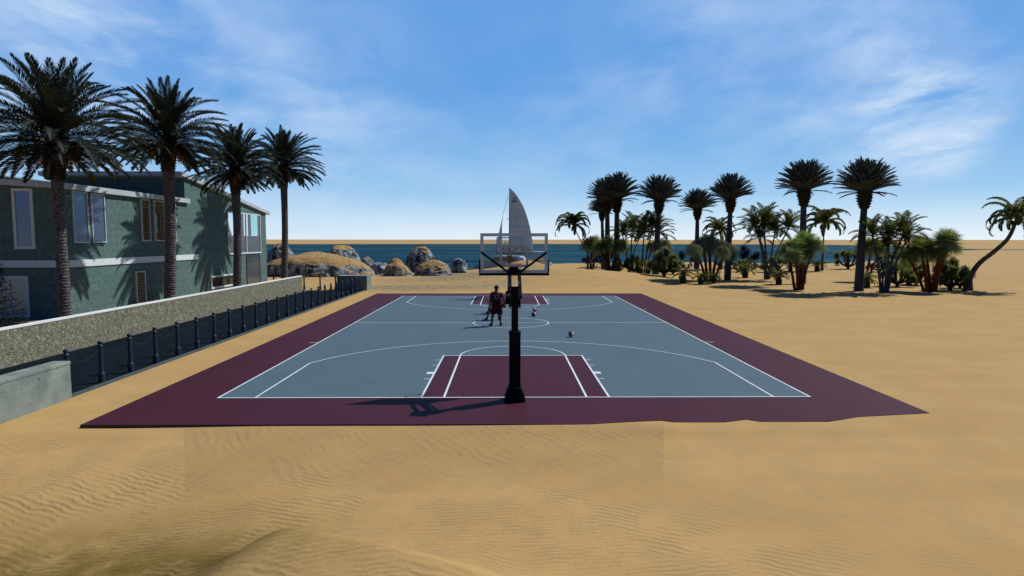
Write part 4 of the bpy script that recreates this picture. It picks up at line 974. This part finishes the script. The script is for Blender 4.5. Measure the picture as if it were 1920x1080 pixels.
# ------------------------------------------------------------------ stone wall, concrete blocks
root = empty('stone_wall', (-16.15, 13, 0)); tag(root, 'long low rubble stone wall with thin white coping below the house', 'wall')
s = MB(); s.box(-.15, .15, -19, 19.4, -.1, 1.2); s.build('masonry', M['stone'], root)
s = MB(); s.box(-.17, .17, -19, 19.42, 1.2, 1.245); s.build('coping', M['cap'], root)
def concblock(x0, x1, y0, y1, h, lab, holes=()):
    root = empty('concrete_barrier', ((x0+x1)/2, (y0+y1)/2, 0)); tag(root, lab, 'barrier')
    hx_, hy_ = (x1-x0)/2, (y1-y0)/2
    s = MB(); s.box(-hx_, hx_, -hy_, hy_, -.1, h-.1); s.build('block', M['concrete'], root, bevel=.015)
    s = MB(); s.box(-hx_-.003, hx_+.012, -hy_-.003, hy_+.008, h-.098, h); s.build('cap', M['concrete'], root, bevel=.02)
    for y, z in holes:
        hm = MB(); hm.tube([(hx_+.001, y, z), (hx_+.006, y, z)], .016, 8); hm.build('tie_hole', M['black'], root)
concblock(-11.80, -11.38, -9.0, .15, .95, 'pale weathered concrete barrier at the near left end of the bollard row', [(3.5, .72), (2.2, .72), (.9, .72)])
concblock(-13.72, -11.32, 33.8, 35.3, 1.16, 'small concrete block, dark on its shaded front, at the far end of the walkway', [])

# ------------------------------------------------------------------ bollards and chains
ORD = ['first', 'second', 'third', 'fourth', 'fifth', 'sixth', 'seventh', 'eighth', 'ninth', 'tenth', 'eleventh', 'twelfth', 'thirteenth', 'fourteenth', 'fifteenth', 'sixteenth', 'seventeenth', 'eighteenth', 'nineteenth', 'twentieth', 'twenty-first', 'twenty-second', 'twenty-third', 'twenty-fourth']
bm_ = MB(); bm_.lathe([(.088, 0), (.088, .27), (.072, .30), (.062, .33), (.056, .98), (.075, 1.0), (.078, 1.05), (.055, 1.07), (.04, 1.09)], n=14)
bol_me = bm_.mesh('post', M['navy'], smooth=False)
bt_ = MB(); bt_.sphere((0, 0, 1.145), .068, 12, 8, (1, 1, .85)); top_me = bt_.mesh('finial', M['navy'], smooth=True)
def bollard(x, y, lab, group):
    r_ = empty('bollard', (x, y, .004)); tag(r_, lab, 'bollard', group); put('post', bol_me, r_); put('finial', top_me, r_)
ys = [.42+1.357*k for k in range(24)]
for k, y in enumerate(ys):
    lab = f'navy iron bollard, {ORD[k]} of the long row from the near concrete barrier'
    if k == 0: lab = 'navy iron bollard whose ball top shows behind the near concrete barrier'
    bollard(-11.67, y, lab, 'navy bollards along the dark walkway')
xs = [aty(px, 520, 34.2).x for px in (513, 542, 570, 600, 629)]
for k, x in enumerate(xs):
    bollard(x, 34.2, ['navy bollard beside the far house corner, behind the stone wall', 'navy bollard hidden by the fourth date palm trunk', 'navy bollard just past the end of the stone wall', 'navy bollard between two chains on the sand past the stone wall', 'navy bollard touching the small dark concrete block'][k], 'navy bollards across the far end of the walkway')
def chain_mesh(L):
    c = MB(); n = int(L/.075)
    def pt(u): return Vector((0, L*u, .98 - .20*(1-(2*u-1)**2)))
    for k in range(n):
        a, b = pt(k/n), pt((k+1.25)/n); d = (b-a); sd = Vector((1, 0, 0)) if k % 2 else d.cross(Vector((1, 0, 0))).normalized()
        c.bar(a+sd*.012, b+sd*.012, .007); c.bar(a-sd*.012, b-sd*.012, .007)
    return c.mesh('chain', M['navy'])
cm = chain_mesh(1.357-.12)
for k in range(23):
    o = bpy.data.objects.new('chain', cm); col.objects.link(o); o.location = (-11.67, ys[k]+.06, 0)
    tag(o, f'thin iron chain hanging after the {ORD[k]} bollard of the long row', 'chain', 'chains between the bollards')
cm2 = chain_mesh(xs[1]-xs[0]-.12)
for k in range(4):
    o = bpy.data.objects.new('chain', cm2); col.objects.link(o); o.location = (xs[k]+.06, 34.2, 0); o.rotation_euler = (0, 0, -math.pi/2)
    tag(o, ['thin chain right of the bollard at the far house corner', 'thin chain behind the fourth date palm trunk', 'sagging chain just past the end of the stone wall', 'sagging chain ending at the small dark concrete block'][k], 'chain', 'chains across the far end of the walkway')

# ------------------------------------------------------------------ basketball hoop
hoop = empty('basketball_hoop', (-.02, 0, .0)); tag(hoop, 'near basketball hoop seen from behind, tall black padded post', 'basketball hoop', 'basketball hoops of the court')
s = MB(); s.prism([(-.26, 0), (.26, 0), (.255, .10), (.155, .36), (-.155, .36), (-.255, .10)], 'y', -.45, .0); s.build('base', M['padding'], hoop, bevel=.01)
s = MB(); s.box(-.142, .142, -.38, -.08, .361, 1.74); s.box(-.15, .15, -.388, -.072, 1.70, 1.76); s.build('post_padding', M['padding'], hoop, bevel=.012)
s = MB(); s.box(-.085, .085, -.30, -.13, 1.761, 2.86); s.build('post', M['black'], hoop, bevel=.008)
s = MB()
for q in (-1, 1):
    s.box(q*.125-.014, q*.125+.014, -.36, -.02, 2.33, 2.96)
    s.box(q*.088-.006, q*.088+.008, -.33, -.05, 2.36, 2.94)
s.box(-.10, .10, -.315, -.301, 2.45, 2.88)
s.build('bracket', M['black'], hoop)
for q in (2.39, 2.86):
    s = MB(); s.tube([(-.16, -.2, q), (.16, -.2, q)], .02, 8); s.build('pivot_bolt', M['greysteel'], hoop)
for q in (-1, 1):
    s = MB(); s.bar((q*.155, -.46 if q < 0 else -.30, 2.62), (q*.155, 1.14, 3.22), .05, .08); s.build('upper_arm', M['black'], hoop)
    s = MB(); s.bar((q*.115, -.24, 2.42), (q*.115, 1.14, 2.98+.12), .035, .06); s.build('lower_arm', M['greysteel'], hoop)
    s = MB(); s.bar((q*.13, 1.13, 3.14), (q*.885, 1.17, 3.70), .055, .055); s.build('strut', M['black'], hoop)
s = MB(); s.prism([(-.58, 2.48), (-.40, 2.45), (-.22, 2.60), (-.28, 2.78), (-.5, 2.66)], 'x', -.23, -.10); s.build('counterweight', M['black'], hoop, bevel=.01)
s = MB(); s.box(-.12, .12, 1.12, 1.19, 3.09, 3.30); s.box(-.19, .19, 1.10, 1.14, 3.10, 3.19); s.build('mounting_plate', M['black'], hoop, bevel=.005)
bd = MB(); X0, X1, Z0, Z1, bw = -.915, .915, 3.135, 4.215, .085
for a in ((X0, X1, Z1-bw, Z1), (X0, X1, Z0, Z0+bw), (X0, X0+bw, Z0+bw, Z1-bw), (X1-bw, X1, Z0+bw, Z1-bw)): bd.box(a[0], a[1], 1.20, 1.245, a[2], a[3])
bf = bd.build('backboard', M['boardwhite'], hoop)
g = MB(); g.box(X0+bw, X1-bw, 1.216, 1.228, Z0+bw, Z1-bw); g.build('glass', M['glass'], bf)
g = MB(); ix, iz0, iz1, iw = .385, 3.30, 3.87, .06
for a in ((-ix, ix, iz1-iw, iz1), (-ix, ix, iz0, iz0+iw), (-ix, -ix+iw, iz0+iw, iz1-iw), (ix-iw, ix, iz0+iw, iz1-iw)): g.box(a[0], a[1], 1.229, 1.236, a[2], a[3])
g.build('target_square', M['boardwhite'], bf)
g = MB(); g.box(X0-.04, X1+.04, 1.185, 1.26, Z0-.065, Z0-.001); g.box(X0-.04, X0-.001, 1.185, 1.26, Z0-.001, Z0+.37); g.box(X1+.001, X1+.04, 1.185, 1.26, Z0-.001, Z0+.37); g.build('edge_padding', M['padding'], bf, bevel=.01)
rm = MB(); rz_ = 3.36; cy_ = 1.25+.38
rm.tube([(.2286*math.sin(2*math.pi*k/32), cy_+.2286*math.cos(2*math.pi*k/32), rz_) for k in range(33)], .010, 8, cap=False)
rm.box(-.125, .125, 1.246, 1.275, 3.215, 3.31); rm.prism([(1.275, 3.30), (1.275, 3.34), (1.42, rz_+.01), (1.42, rz_-.015)], 'x', -.08, .08)
rim = rm.build('rim', M['rimred'], hoop)
nt_ = MB()
def npt(k, l, n=12, rows=6):
    a = 2*math.pi*(k+.5*(l % 2))/n; r = .2286-.10*(l/rows)**.7; return Vector((r*math.sin(a), cy_+r*math.cos(a), rz_-.42*l/rows))
for l in range(6):
    for k in range(12):
        nt_.bar(npt(k, l), npt(k, l+1), .004); nt_.bar(npt(k, l), npt(k-1 if l % 2 == 0 else k+1, l+1), .004)
nt_.build('net', M['net'], rim)
h2 = copy_tree(hoop); h2.location = (.02, 28.65, 0); h2.rotation_euler = (0, 0, math.pi)
h2['label'] = 'far basketball hoop across the court, glimpsed through the near backboard'

# ------------------------------------------------------------------ balls
def ball(loc, lab, mats, rz, tilt=.5, group='red white and blue balls on the court'):
    root = empty('basketball', loc); tag(root, lab, 'ball', group); r = .121
    b_ = MB(); b_.sphere((0, 0, 0), r, 32, 20); me = b_.mesh('panels', mats, smooth=True)
    for p in me.polygons:
        c = p.center; k = (1 if c.x > 0 else 0) + (1 if c.y > 0 else 0)*2 + (1 if c.z > 0 else 0)
        p.material_index = [0, 1, 2, 0, 1][k] % len(mats)
    o = put('shell', me, root, (0, 0, 0)); 
    s_ = MB()
    for ax in range(3):
        vs = []
        for k in range(41):
            t = 2*math.pi*k/40; v = [0, 0, 0]; v[ax] = 0; v[(ax+1) % 3] = math.cos(t)*r*1.003; v[(ax+2) % 3] = math.sin(t)*r*1.003; vs.append(tuple(v))
        s_.tube(vs, .0022, 5, cap=False)
    q = s_.build('seam', M['balldark'], root)
    root.rotation_euler = (tilt, .3, rz)
tri = [M['ballred'], M['ballwhite'], M['ballblue']]
p = atz(1003, 585, 0); ball((p.x, p.y, .135), 'red and white ball farther from the camera of the pair by the near post', tri, .6)
p = atz(1000.5, 594, 0); ball((p.x, p.y, .135), 'red and white ball nearer to the camera of the pair by the near post', tri, 2.2)
p = atz(1071, 632, 0); ball((p.x, p.y, .135), 'red white and blue ball lying alone on the near half of the court', tri, 1.1, 1.0)

# ------------------------------------------------------------------ people
def skin_mesh(name, chains, mats, sub=2):
    """chains: list of (points, radii, parent (chain, index) or None); grown with a Skin modifier and baked"""
    me = bpy.data.meshes.new(name); vs, es, rs, roots, idx = [], [], [], [], []
    for pts, rads, par in chains:
        ids = []; prev = idx[par[0]][par[1]] if par else None
        for k, p in enumerate(pts):
            vs.append(tuple(p)); rs.append(rads[k]); i_ = len(vs)-1; ids.append(i_)
            if prev is not None: es.append((prev, i_))
            elif k == 0: roots.append(i_)
            prev = i_
        idx.append(ids)
    me.from_pydata(vs, es, []); o = bpy.data.objects.new(name+'_tmp', me); col.objects.link(o)
    md = o.modifiers.new('skin', 'SKIN'); md.use_smooth_shade = True; md.branch_smoothing = .6
    for k, d in enumerate(me.skin_vertices[0].data):
        r = rs[k]; d.radius = r if isinstance(r, tuple) else (r, r); d.use_root = k in roots
    sd = o.modifiers.new('sub', 'SUBSURF'); sd.levels = sub; sd.render_levels = sub
    dg = bpy.context.evaluated_depsgraph_get(); dg.update(); ev = o.evaluated_get(dg); nm = bpy.data.meshes.new_from_object(ev)
    bpy.data.objects.remove(o); nm.name = name; nm.materials.clear()
    for m_ in mats: nm.materials.append(m_)
    nm.polygons.foreach_set('use_smooth', [True]*len(nm.polygons)); return nm

def person(loc, rz, pose, lab, skin, jersey, shorts, digits=None, group=None, H=1.0):
    """local frame: the person faces +y, x to his right; heights in metres for a 1.93 m man"""
    root = empty('person', loc, rz); tag(root, lab, 'person', group); root.scale = (H*1.07, H*1.07, H)
    J = {k: Vector(v) for k, v in pose.items()}
    hipz = J['pelvis'].z
    ch = [([J['pelvis'], J['waist'], J['chest'], J['upper'], J['neck'], J['head0'], J['head1'], J['head2']], [(.155, .115), (.135, .10), (.165, .115), (.15, .095), (.058, .06), (.07, .085), (.086, .105), (.055, .07)], None)]
    for s_, n_ in (('r', 1), ('l', 2)):
        ch.append(([J[s_+'hip'], J[s_+'knee'], J[s_+'calf'], J[s_+'ankle'], J[s_+'toe']], [.095, .062, .06, .04, (.045, .032)], (0, 0)))
    for s_ in ('r', 'l'):
        ch.append(([J[s_+'sh'], J[s_+'el'], J[s_+'fore'], J[s_+'wr'], J[s_+'palm']], [.072, .050, .047, .030, (.045, .018)], (0, 3)))
    for s_ in ('r', 'l'):
        wr, pa = J[s_+'wr'], J[s_+'palm']; d = (pa-wr).normalized(); curl = J[s_+'curl'].normalized(); sd = d.cross(curl).normalized()
        for q, (off, ln) in enumerate(((-.032, .072), (-.011, .082), (.011, .078), (.031, .062))):
            b_ = pa + sd*off; p1 = b_+d*.035; p2 = p1+(d+curl*.35).normalized()*ln*.5; p3 = p2+(d+curl*1.0).normalized()*ln*.45
            ch.append(([b_, p1, p2, p3], [.010, .0098, .009, .0075], None))
        b_ = wr.lerp(pa, .5); sgn = -1
        ch.append(([b_, b_+(sd*sgn*.6+d*.5+curl*.3).normalized()*.05, b_+(sd*sgn*.5+d*.9+curl*.6).normalized()*.085], [.013, .011, .009], None))
    hd = J['head1']; f = Vector((0, 1, 0)); hz = J['head1']
    fx = J['face'].normalized(); sx = Vector((fx.y, -fx.x, 0)).normalized()
    ch.append(([hz+fx*.085+Vector((0, 0, .0)), hz+fx*.125+Vector((0, 0, -.025))], [.012, .014], None))   # nose
    for q in (-1, 1): ch.append(([hz+sx*q*.082+Vector((0, 0, .01)), hz+sx*q*.098+Vector((0, 0, .03)), hz+sx*q*.092+Vector((0, 0, -.025))], [.010, .012, .009], None))  # ears
    body = put('body', skin_mesh('body', ch, [skin]), root)
    e_ = MB()
    for q in (-1, 1): e_.sphere(hz+fx*.092+sx*q*.034+Vector((0, 0, .012)), .012, 8, 6)
    e_.build('eyes', M['boardwhite'], root, smooth=True)
    hr = MB(); hr.sphere(hz-fx*.012+Vector((0, 0, .035)), .100, 16, 10, (.93, 1.08, .98)); hr.build('hair', M['hair'], root, smooth=True)
    # clothing: oval sections lofted along the body
    def oval(mb, secs, n=20):
        base = len(mb.v)
        for c, rx, ry in secs:
            for j in range(n):
                t = 2*math.pi*j/n; wv = 1+.02*math.sin(5*t+c.z*9); mb.v.append((c.x+rx*wv*math.cos(t), c.y+ry*wv*math.sin(t), c.z))
        for i in range(len(secs)-1):
            for j in range(n): mb.f.append((base+i*n+j, base+i*n+(j+1) % n, base+(i+1)*n+(j+1) % n, base+(i+1)*n+j)); mb.m.append(0)
        k = base+(len(secs)-1)*n; mb.f.append(tuple(range(k, k+n))); mb.m.append(0); mb.f.append(tuple(range(base, base+n))[::-1]); mb.m.append(0)
    P_, W_, C_, U_, K_ = J['pelvis'], J['waist'], J['chest'], J['upper'], J['neck']; dz = Vector((0, 0, 1))
    jm = MB(); oval(jm, [(P_-dz*.04, .205, .160), (P_.lerp(W_, .5), .196, .150), (W_, .186, .142), (W_.lerp(C_, .6), .196, .146), (C_, .212, .150), (C_.lerp(U_, .55), .222, .146), (U_-dz*.005, .222, .125), (U_+dz*.035, .185, .105), (U_.lerp(K_, .6), .105, .09)])
    for q in ('r', 'l'): jm.sphere(J[q+'sh']+Vector((0, 0, -.01)), .088, 12, 8, (.75, 1, .8))
    jm.build('jersey', jersey, root, smooth=True)
    sm_ = MB(); oval(sm_, [(P_-dz*.16, .19, .15), (P_-dz*.08, .21, .165), (P_+dz*.06, .203, .158)])
    for q in ('r', 'l'):
        h_, k_ = J[q+'hip'], J[q+'knee']; oval(sm_, [(k_+dz*.02, .128, .132), (h_.lerp(k_, .7), .132, .138), (h_.lerp(k_, .35), .130, .145), (h_-dz*.02, .112, .145)])
    sm_.build('shorts', shorts, root, smooth=True)
    for s_ in ('r', 'l'):
        an, to = J[s_+'ankle'], J[s_+'toe']; d = Vector((to.x-an.x, to.y-an.y, 0)).normalized()
        sh = skin_mesh('shoe', [([Vector((an.x, an.y, an.z-.055))-d*.06, Vector((an.x, an.y, an.z-.05))+d*.03, Vector((to.x, to.y, to.z))-d*.03, Vector((to.x, to.y, to.z))+d*.07], [(.060, .066), (.068, .070), (.072, .052), (.056, .036)], None),
                                ([an+Vector((0, 0, .05))], [.055], (0, 1))], [M['shoe']]); put('shoe', sh, root)
        so_ = MB(); so_.tube([an+Vector((0, 0, .02)), an.lerp(J[s_+'calf'], .42)], [.050, .052], 12); so_.build('sock', M['sock'], root, smooth=True)
    if digits:
        cu = bpy.data.curves.new('digits', 'FONT'); cu.body = digits; cu.size = .27; cu.align_x = 'CENTER'; cu.align_y = 'CENTER'; cu.extrude = .004; cu.offset = .004
        to_ = bpy.data.objects.new('tmp', cu); col.objects.link(to_); dg = bpy.context.evaluated_depsgraph_get(); dg.update()
        me = bpy.data.meshes.new_from_object(to_.evaluated_get(dg)); bpy.data.objects.remove(to_); me.materials.clear(); me.materials.append(M['digits'])
        for v in me.vertices:   # wrap round the back
            x, y = v.co.x, v.co.y; z_ = v.co.z; r = .215
            v.co = (math.sin(x/r)*r*.98, -(.153 + z_) + (1-math.cos(x/r))*r*.7, y)
        o = put('number', me, root, (J['chest'].x, J['chest'].y-.004, J['chest'].z+.0))
    return root

stand = dict(pelvis=(0, 0, 1.02), waist=(0, .01, 1.17), chest=(0, .01, 1.36), upper=(0, 0, 1.50), neck=(0, 0, 1.61), head0=(0, .015, 1.68), head1=(0, .02, 1.78), head2=(0, .01, 1.87),
    rhip=(.10, 0, .94), rknee=(.15, .03, .52), rcalf=(.165, 0, .38), rankle=(.18, -.02, .10), rtoe=(.20, .11, .035),
    lhip=(-.10, 0, .94), lknee=(-.16, .03, .52), lcalf=(-.19, 0, .38), lankle=(-.21, -.02, .10), ltoe=(-.28, .09, .035),
    rsh=(.215, 0, 1.50), rel=(.33, -.03, 1.21), rfore=(.36, .0, 1.12), rwr=(.40, .04, 1.0), rpalm=(.405, .05, .93), rcurl=(-.6, .2, -.1),
    lsh=(-.215, 0, 1.50), lel=(-.27, -.03, 1.20), lfore=(-.28, .0, 1.10), lwr=(-.29, .04, .95), lpalm=(-.285, .05, .87), lcurl=(.5, .4, 0), face=(0, 1, 0))
p1 = Vector((-.68, 13.27, .012))
person(p1, 0, stand, 'person in dark red number 32 kit, back to camera, ball at right hip', M['skin'], M['jersey'], M['jersey'], digits='32')
ball(tuple(p1+Vector((.335, .06, .945))), 'dark orange ball held at the right hip of the person in red', [M['ballorange']], .3, .2, None)
run = dict(stand); run.update(rhip=(.10, 0, .92), rknee=(.24, .12, .52), rcalf=(.25, .02, .40), rankle=(.27, -.10, .12), rtoe=(.31, .03, .035), lhip=(-.10, 0, .92), lknee=(-.20, .10, .50), lcalf=(-.27, .0, .38), lankle=(-.33, -.08, .10), ltoe=(-.43, .02, .035),
    rel=(.34, .06, 1.24), rfore=(.33, .16, 1.18), rwr=(.28, .30, 1.14), rpalm=(.26, .37, 1.13), rcurl=(-.5, 0, -.4), lel=(-.33, .06, 1.24), lfore=(-.32, .16, 1.17), lwr=(-.27, .30, 1.10), lpalm=(-.25, .36, 1.08), lcurl=(.5, 0, -.4), pelvis=(0, 0, 1.0))
def crouch(P, dx, dz, dy=.12):
    Q = dict(P)
    for k, v in P.items():
        if k in ('face', 'rcurl', 'lcurl') or k[1:] in ('knee', 'calf', 'ankle', 'toe'): continue
        f = .6 if (k == 'pelvis' or k[1:] == 'hip') else 1.0
        Q[k] = (v[0]+dx*f, v[1]+dy*(f-.6)*2.5-(.08 if f < 1 else 0), v[2]-dz)
    for k in ('rknee', 'lknee'): Q[k] = (Q[k][0]+dx*.25, Q[k][1]+.16, Q[k][2]-.02)
    return Q
run = crouch(run, .13, .24)
p = atz(925.5, 600, 0); person((p.x, p.y, .012), 0, run, 'person in wide stance and dark kit directly behind the person in red', M['skin2'], M['navycloth'], M['navycloth'], H=.90)
p = atz(924.5, 588, 0); st3 = dict(stand); st3.update(lknee=(-.20, .08, .52), lcalf=(-.24, 0, .38), lankle=(-.29, -.06, .10), ltoe=(-.40, .02, .035))
st3 = crouch(st3, .16, .22)
person((p.x, p.y, .012), 0, st3, 'farthest person, only one foot showing left of the two others', M['skin2'], M['navycloth'], M['navycloth'], H=.88)

# ------------------------------------------------------------------ boulders
from mathutils import noise as mn
def rock(px0, px1, pyt, pyb, Y, lab, seed, sand=0.0, depth=.9, sharp=0.0, skew=0.0, group='boulders on the shore'):
    a, b = aty(px0, pyb, Y), aty(px1, pyb, Y); t_ = aty((px0+px1)/2, pyt, Y); cx = (a.x+b.x)/2; wx = (b.x-a.x)/2; zb = min(gz(cx, Y), a.z); h = t_.z-zb
    bm = bmesh.new(); bmesh.ops.create_icosphere(bm, subdivisions=6, radius=1.0); off = Vector((seed*3.1, seed*1.7, seed*.9))
    for v in bm.verts:
        p = v.co.copy(); q = p*1.25+off
        n = mn.fractal(q*.8, 1.0, 2.1, 6)*.13 + mn.noise(q*.55)*.20
        low = max(0, min(1, .75-p.z)); rid = (abs(mn.noise(Vector((q.x*.9, q.y*.9, q.z*3.6))))*-.14 - abs(mn.noise(q*4.5))*.035)*low
        if sharp: n = round(n*5)/5*(sharp) + n*(1-sharp)
        r = 1+n+rid
        c = p*r
        # flatter underside, broad top
        z = c.z; z = z*1.0 if z > 0 else z*.45
        v.co = Vector((c.x*wx*1.0 + skew*wx*max(0, z), c.y*wx*depth, z*h*.78))
    # fit the extents
    xs_ = [v.co.x for v in bm.verts]; zs_ = [v.co.z for v in bm.verts]
    sx = 2*wx/(max(xs_)-min(xs_)); ox = (max(xs_)+min(xs_))/2; hz_ = h*.90/max(zs_)
    for v in bm.verts: v.co.x = (v.co.x-ox)*sx; v.co.z = v.co.z*hz_ + h*.10
    me = bpy.data.meshes.new('boulder'); bm.to_mesh(me); bm.free(); me.materials.append(M['rock']); me.polygons.foreach_set('use_smooth', [True]*len(me.polygons))
    o = bpy.data.objects.new('boulder', me); col.objects.link(o); o.location = (cx, Y, zb); o['sand'] = float(sand); tag(o, lab, 'boulder', group)
rock(496, 556, 454, 506, 68, 'tall rounded boulder behind the end of the house, split by a palm trunk', 1, -.05)
rock(498, 712, 472, 527, 54, 'very large low boulder mostly buried in golden sand behind the bollards', 2, .10, .55, skew=-.25)
rock(608, 679, 459, 508, 64, 'tall craggy boulder with thin sand cap against the sea', 3, -.12)
rock(598, 634, 477, 500, 60, 'small sand topped boulder between the big buried one and the tall craggy one', 4, .22)
rock(674, 704, 481, 506, 67, 'small dark boulder right behind the tall craggy one', 5, -.05)
rock(683, 728, 491, 521, 56, 'bare dark angular boulder with no sand on it', 6, -1.0, .9, .8)
rock(704, 732, 491, 508, 62, 'little bare dark boulder peeping over the angular one', 7, -1.0, .9, .8)
rock(722, 758, 484, 509, 63, 'small sand covered boulder left of the tallest right hand one', 8, .3)
rock(719, 774, 490, 519, 54, 'dome shaped boulder capped thickly with sand in the front', 9, .28)
rock(758, 824, 462, 518, 62, 'tall boulder with sandy crown, right hand of the two highest', 10, 0.0)
rock(775, 849, 487, 519, 55, 'wide lumpy boulder in front of the tall right hand one', 11, .1)
rock(843, 877, 484, 511, 60, 'dark bare boulder at the right end of the rocks', 12, -.9, .9, .7)

# ------------------------------------------------------------------ catamaran
BY = 82.0; bp = aty(956, 490, BY); yaw = R(-24)
boat = empty('catamaran', (bp.x, BY, -.5), yaw); tag(boat, 'moored sailing catamaran with tall grey white mainsail behind the hoop', 'sailboat')
sc_m = (BY-CAM.y)/F_PX      # metres per photo pixel at the boat
cosy = math.cos(yaw)
def hull_mb(yc):
    s_ = MB(); n = 14; secs = []
    for k in range(n+1):
        u = k/n; x = 6.0 - 11.2*u; wd = .62*min(1, (1-u)*3.2+.02)**.6; fb = .95+.45*u - .95*max(0, (u-.55)/.45)**2; keel = -.45*(1-u**6)
        secs.append([(x, yc-wd, fb), (x, yc-wd*.95, .35), (x, yc-wd*.55, -.15), (x, yc, keel), (x, yc+wd*.55, -.15), (x, yc+wd*.95, .35), (x, yc+wd, fb)])
    vs = [p for s in secs for p in s]; m_ = 7
    fs = [(i*m_+j, i*m_+j+1, (i+1)*m_+j+1, (i+1)*m_+j) for i in range(n) for j in range(m_-1)] + [(i*m_+m_-1, i*m_, (i+1)*m_, (i+1)*m_+m_-1) for i in range(n)]
    fs += [tuple(range(m_)), tuple(n*m_+j for j in range(m_))[::-1]]
    return s_.add(vs, fs)
for yc in (-2.3, 2.3): hull_mb(yc).build('hull', M['hull'], boat, smooth=False)
s = MB(); s.box(-3.2, 4.6, -2.0, 2.0, .75, 1.05); s.build('bridge_deck', M['hull'], boat, bevel=.04)
s = MB(); s.prism([(2.4, 1.05), (1.6, 1.95), (-1.8, 2.0), (-3.0, 1.05)], 'y', -1.9, 1.9); s.build('cabin', M['hull'], boat, bevel=.08)
s = MB(); s.prism([(2.05, 1.28), (1.7, 1.75), (-1.8, 1.78), (-2.4, 1.28)], 'y', -1.94, -1.91); s.prism([(2.05, 1.28), (1.7, 1.75), (-1.8, 1.78), (-2.4, 1.28)], 'y', 1.91, 1.94); s.build('window', M['hullwin'], boat)
s = MB(); s.box(2.5, 5.2, -.9, -.2, 1.06, 1.3); s.box(2.5, 5.2, .2, .9, 1.06, 1.3); s.box(4.75, 5.25, -1.8, 1.8, 1.31, 1.62); s.build('cushion', M['cushion'], boat, bevel=.06)
s = MB(); s.box(2.3, 5.4, -1.7, 1.7, 2.66, 2.72); s.build('bimini', M['hull'], boat)
s = MB()
for x in (2.4, 5.3):
    for y in (-1.6, 1.6): s.tube([(x, y, 1.0), (x, y, 2.66)], .025, 6)
s.build('bimini_post', M['greysteel'], boat)
s = MB(); s.obox((6.05, 0, .8), (0, 1, 0), (1, 0, 0), (0, 0, 1), 1.6, .04, .05); s.tube([(6.0, -2.3, 1.0), (6.25, -2.3, -.2)], .09, 6); s.tube([(6.0, 2.3, 1.0), (6.25, 2.3, -.2)], .09, 6); s.build('stern_ladder', M['framewhite'], boat)
# mast and sails; heights measured from the boat's waterline
def bz(py): return aty(956, py, BY).z + .5
def bxl(px): return (aty(px, 430, BY).x - bp.x)/cosy
mt = bz(352.5); s = MB(); s.tube([(-.08, 0, 1.9), (-.08, 0, mt)], [.11, .06], 8); s.build('mast', M['seam'], boat)
s = MB(); s.bar((-.55, 0, bz(410.5)), (.0, 0, bz(411.5)), .06, .08); s.build('spreader', M['black'], boat)
leech = [(957, 353.5), (963, 359), (970, 368), (976, 378.5), (981, 388), (985.5, 400), (989, 411), (992.5, 424), (995, 436), (997, 448), (998.5, 462), (999, 474)]
sail = MB(); vs = []; nr = len(leech)
for k, (px, py) in enumerate(leech):
    x1 = bxl(px); z = bz(py)
    for q in range(9):
        u = q/8; vs.append((x1*u if x1 > 0 else 0, .35*math.sin(math.pi*u)*min(1, x1/3), z))
sail.add(vs, [(i*9+j, i*9+j+1, (i+1)*9+j+1, (i+1)*9+j) for i in range(nr-1) for j in range(8)])
so_ = sail.build('mainsail', M['sail'], boat, smooth=True); sd = so_.modifiers.new('thick', 'SOLIDIFY'); sd.thickness = .02
def onsail(px, py): return (bxl(px), .35*math.sin(math.pi*min(1, bxl(px)/max(.1, bxl(985))))*.8, bz(py))
s = MB()
for py, xr in ((392.3, 982), (408, 987.5), (425.3, 992)):
    x1 = bxl(xr)
    pts = [(x1*u, .35*math.sin(math.pi*u)*min(1, x1/3)-.03, bz(py)) for u in [q/8 for q in range(9)]]
    s.tube(pts, .022, 5)
s.build('seam', M['seam'], so_)
s = MB(); x0, x1 = bxl(960), bxl(968); s.box(x0, x1, -.06, -.04, bz(379), bz(377)); s.build('blue_bar', M['sailblue'], so_)
s = MB(); s.prism([(bxl(960.5), bz(373)), (bxl(963), bz(371.8)), (bxl(968), bz(370)), (bxl(965.5), bz(373)), (bxl(962.5), bz(373.2))], 'y', -.06, -.04); s.build('bird_mark', M['sailblue'], so_)
s = MB(); s.box(bxl(962), bxl(965.5), -.06, -.04, bz(375.8), bz(375)); s.build('yellow_mark', M['sailyellow'], so_)
s = MB(); s.tube([(bxl(953.5), 0, bz(366)), (bxl(943), 0, bz(402))], .03, 5); s.build('forestay', M['seam'], boat)
jb = MB(); jb.add([(bxl(943.2), 0, bz(401)), (bxl(938.5), .1, bz(420)), (bxl(934.5), .15, bz(437)), (bxl(930), .2, bz(462)), (bxl(927.5), .2, bz(476)), (bxl(942), 0, bz(476)), (bxl(941.2), 0, bz(450)), (bxl(941), 0, bz(420))], [(0, 1, 7), (1, 2, 6, 7), (2, 3, 5, 6), (3, 4, 5)])
jo = jb.build('jib', M['sail'], boat); sd = jo.modifiers.new('thick', 'SOLIDIFY'); sd.thickness = .02
s = MB(); s.tube([(0, 0, bz(476)), (bxl(1000), 0, bz(476))], .07, 8); s.build('boom', M['seam'], boat)
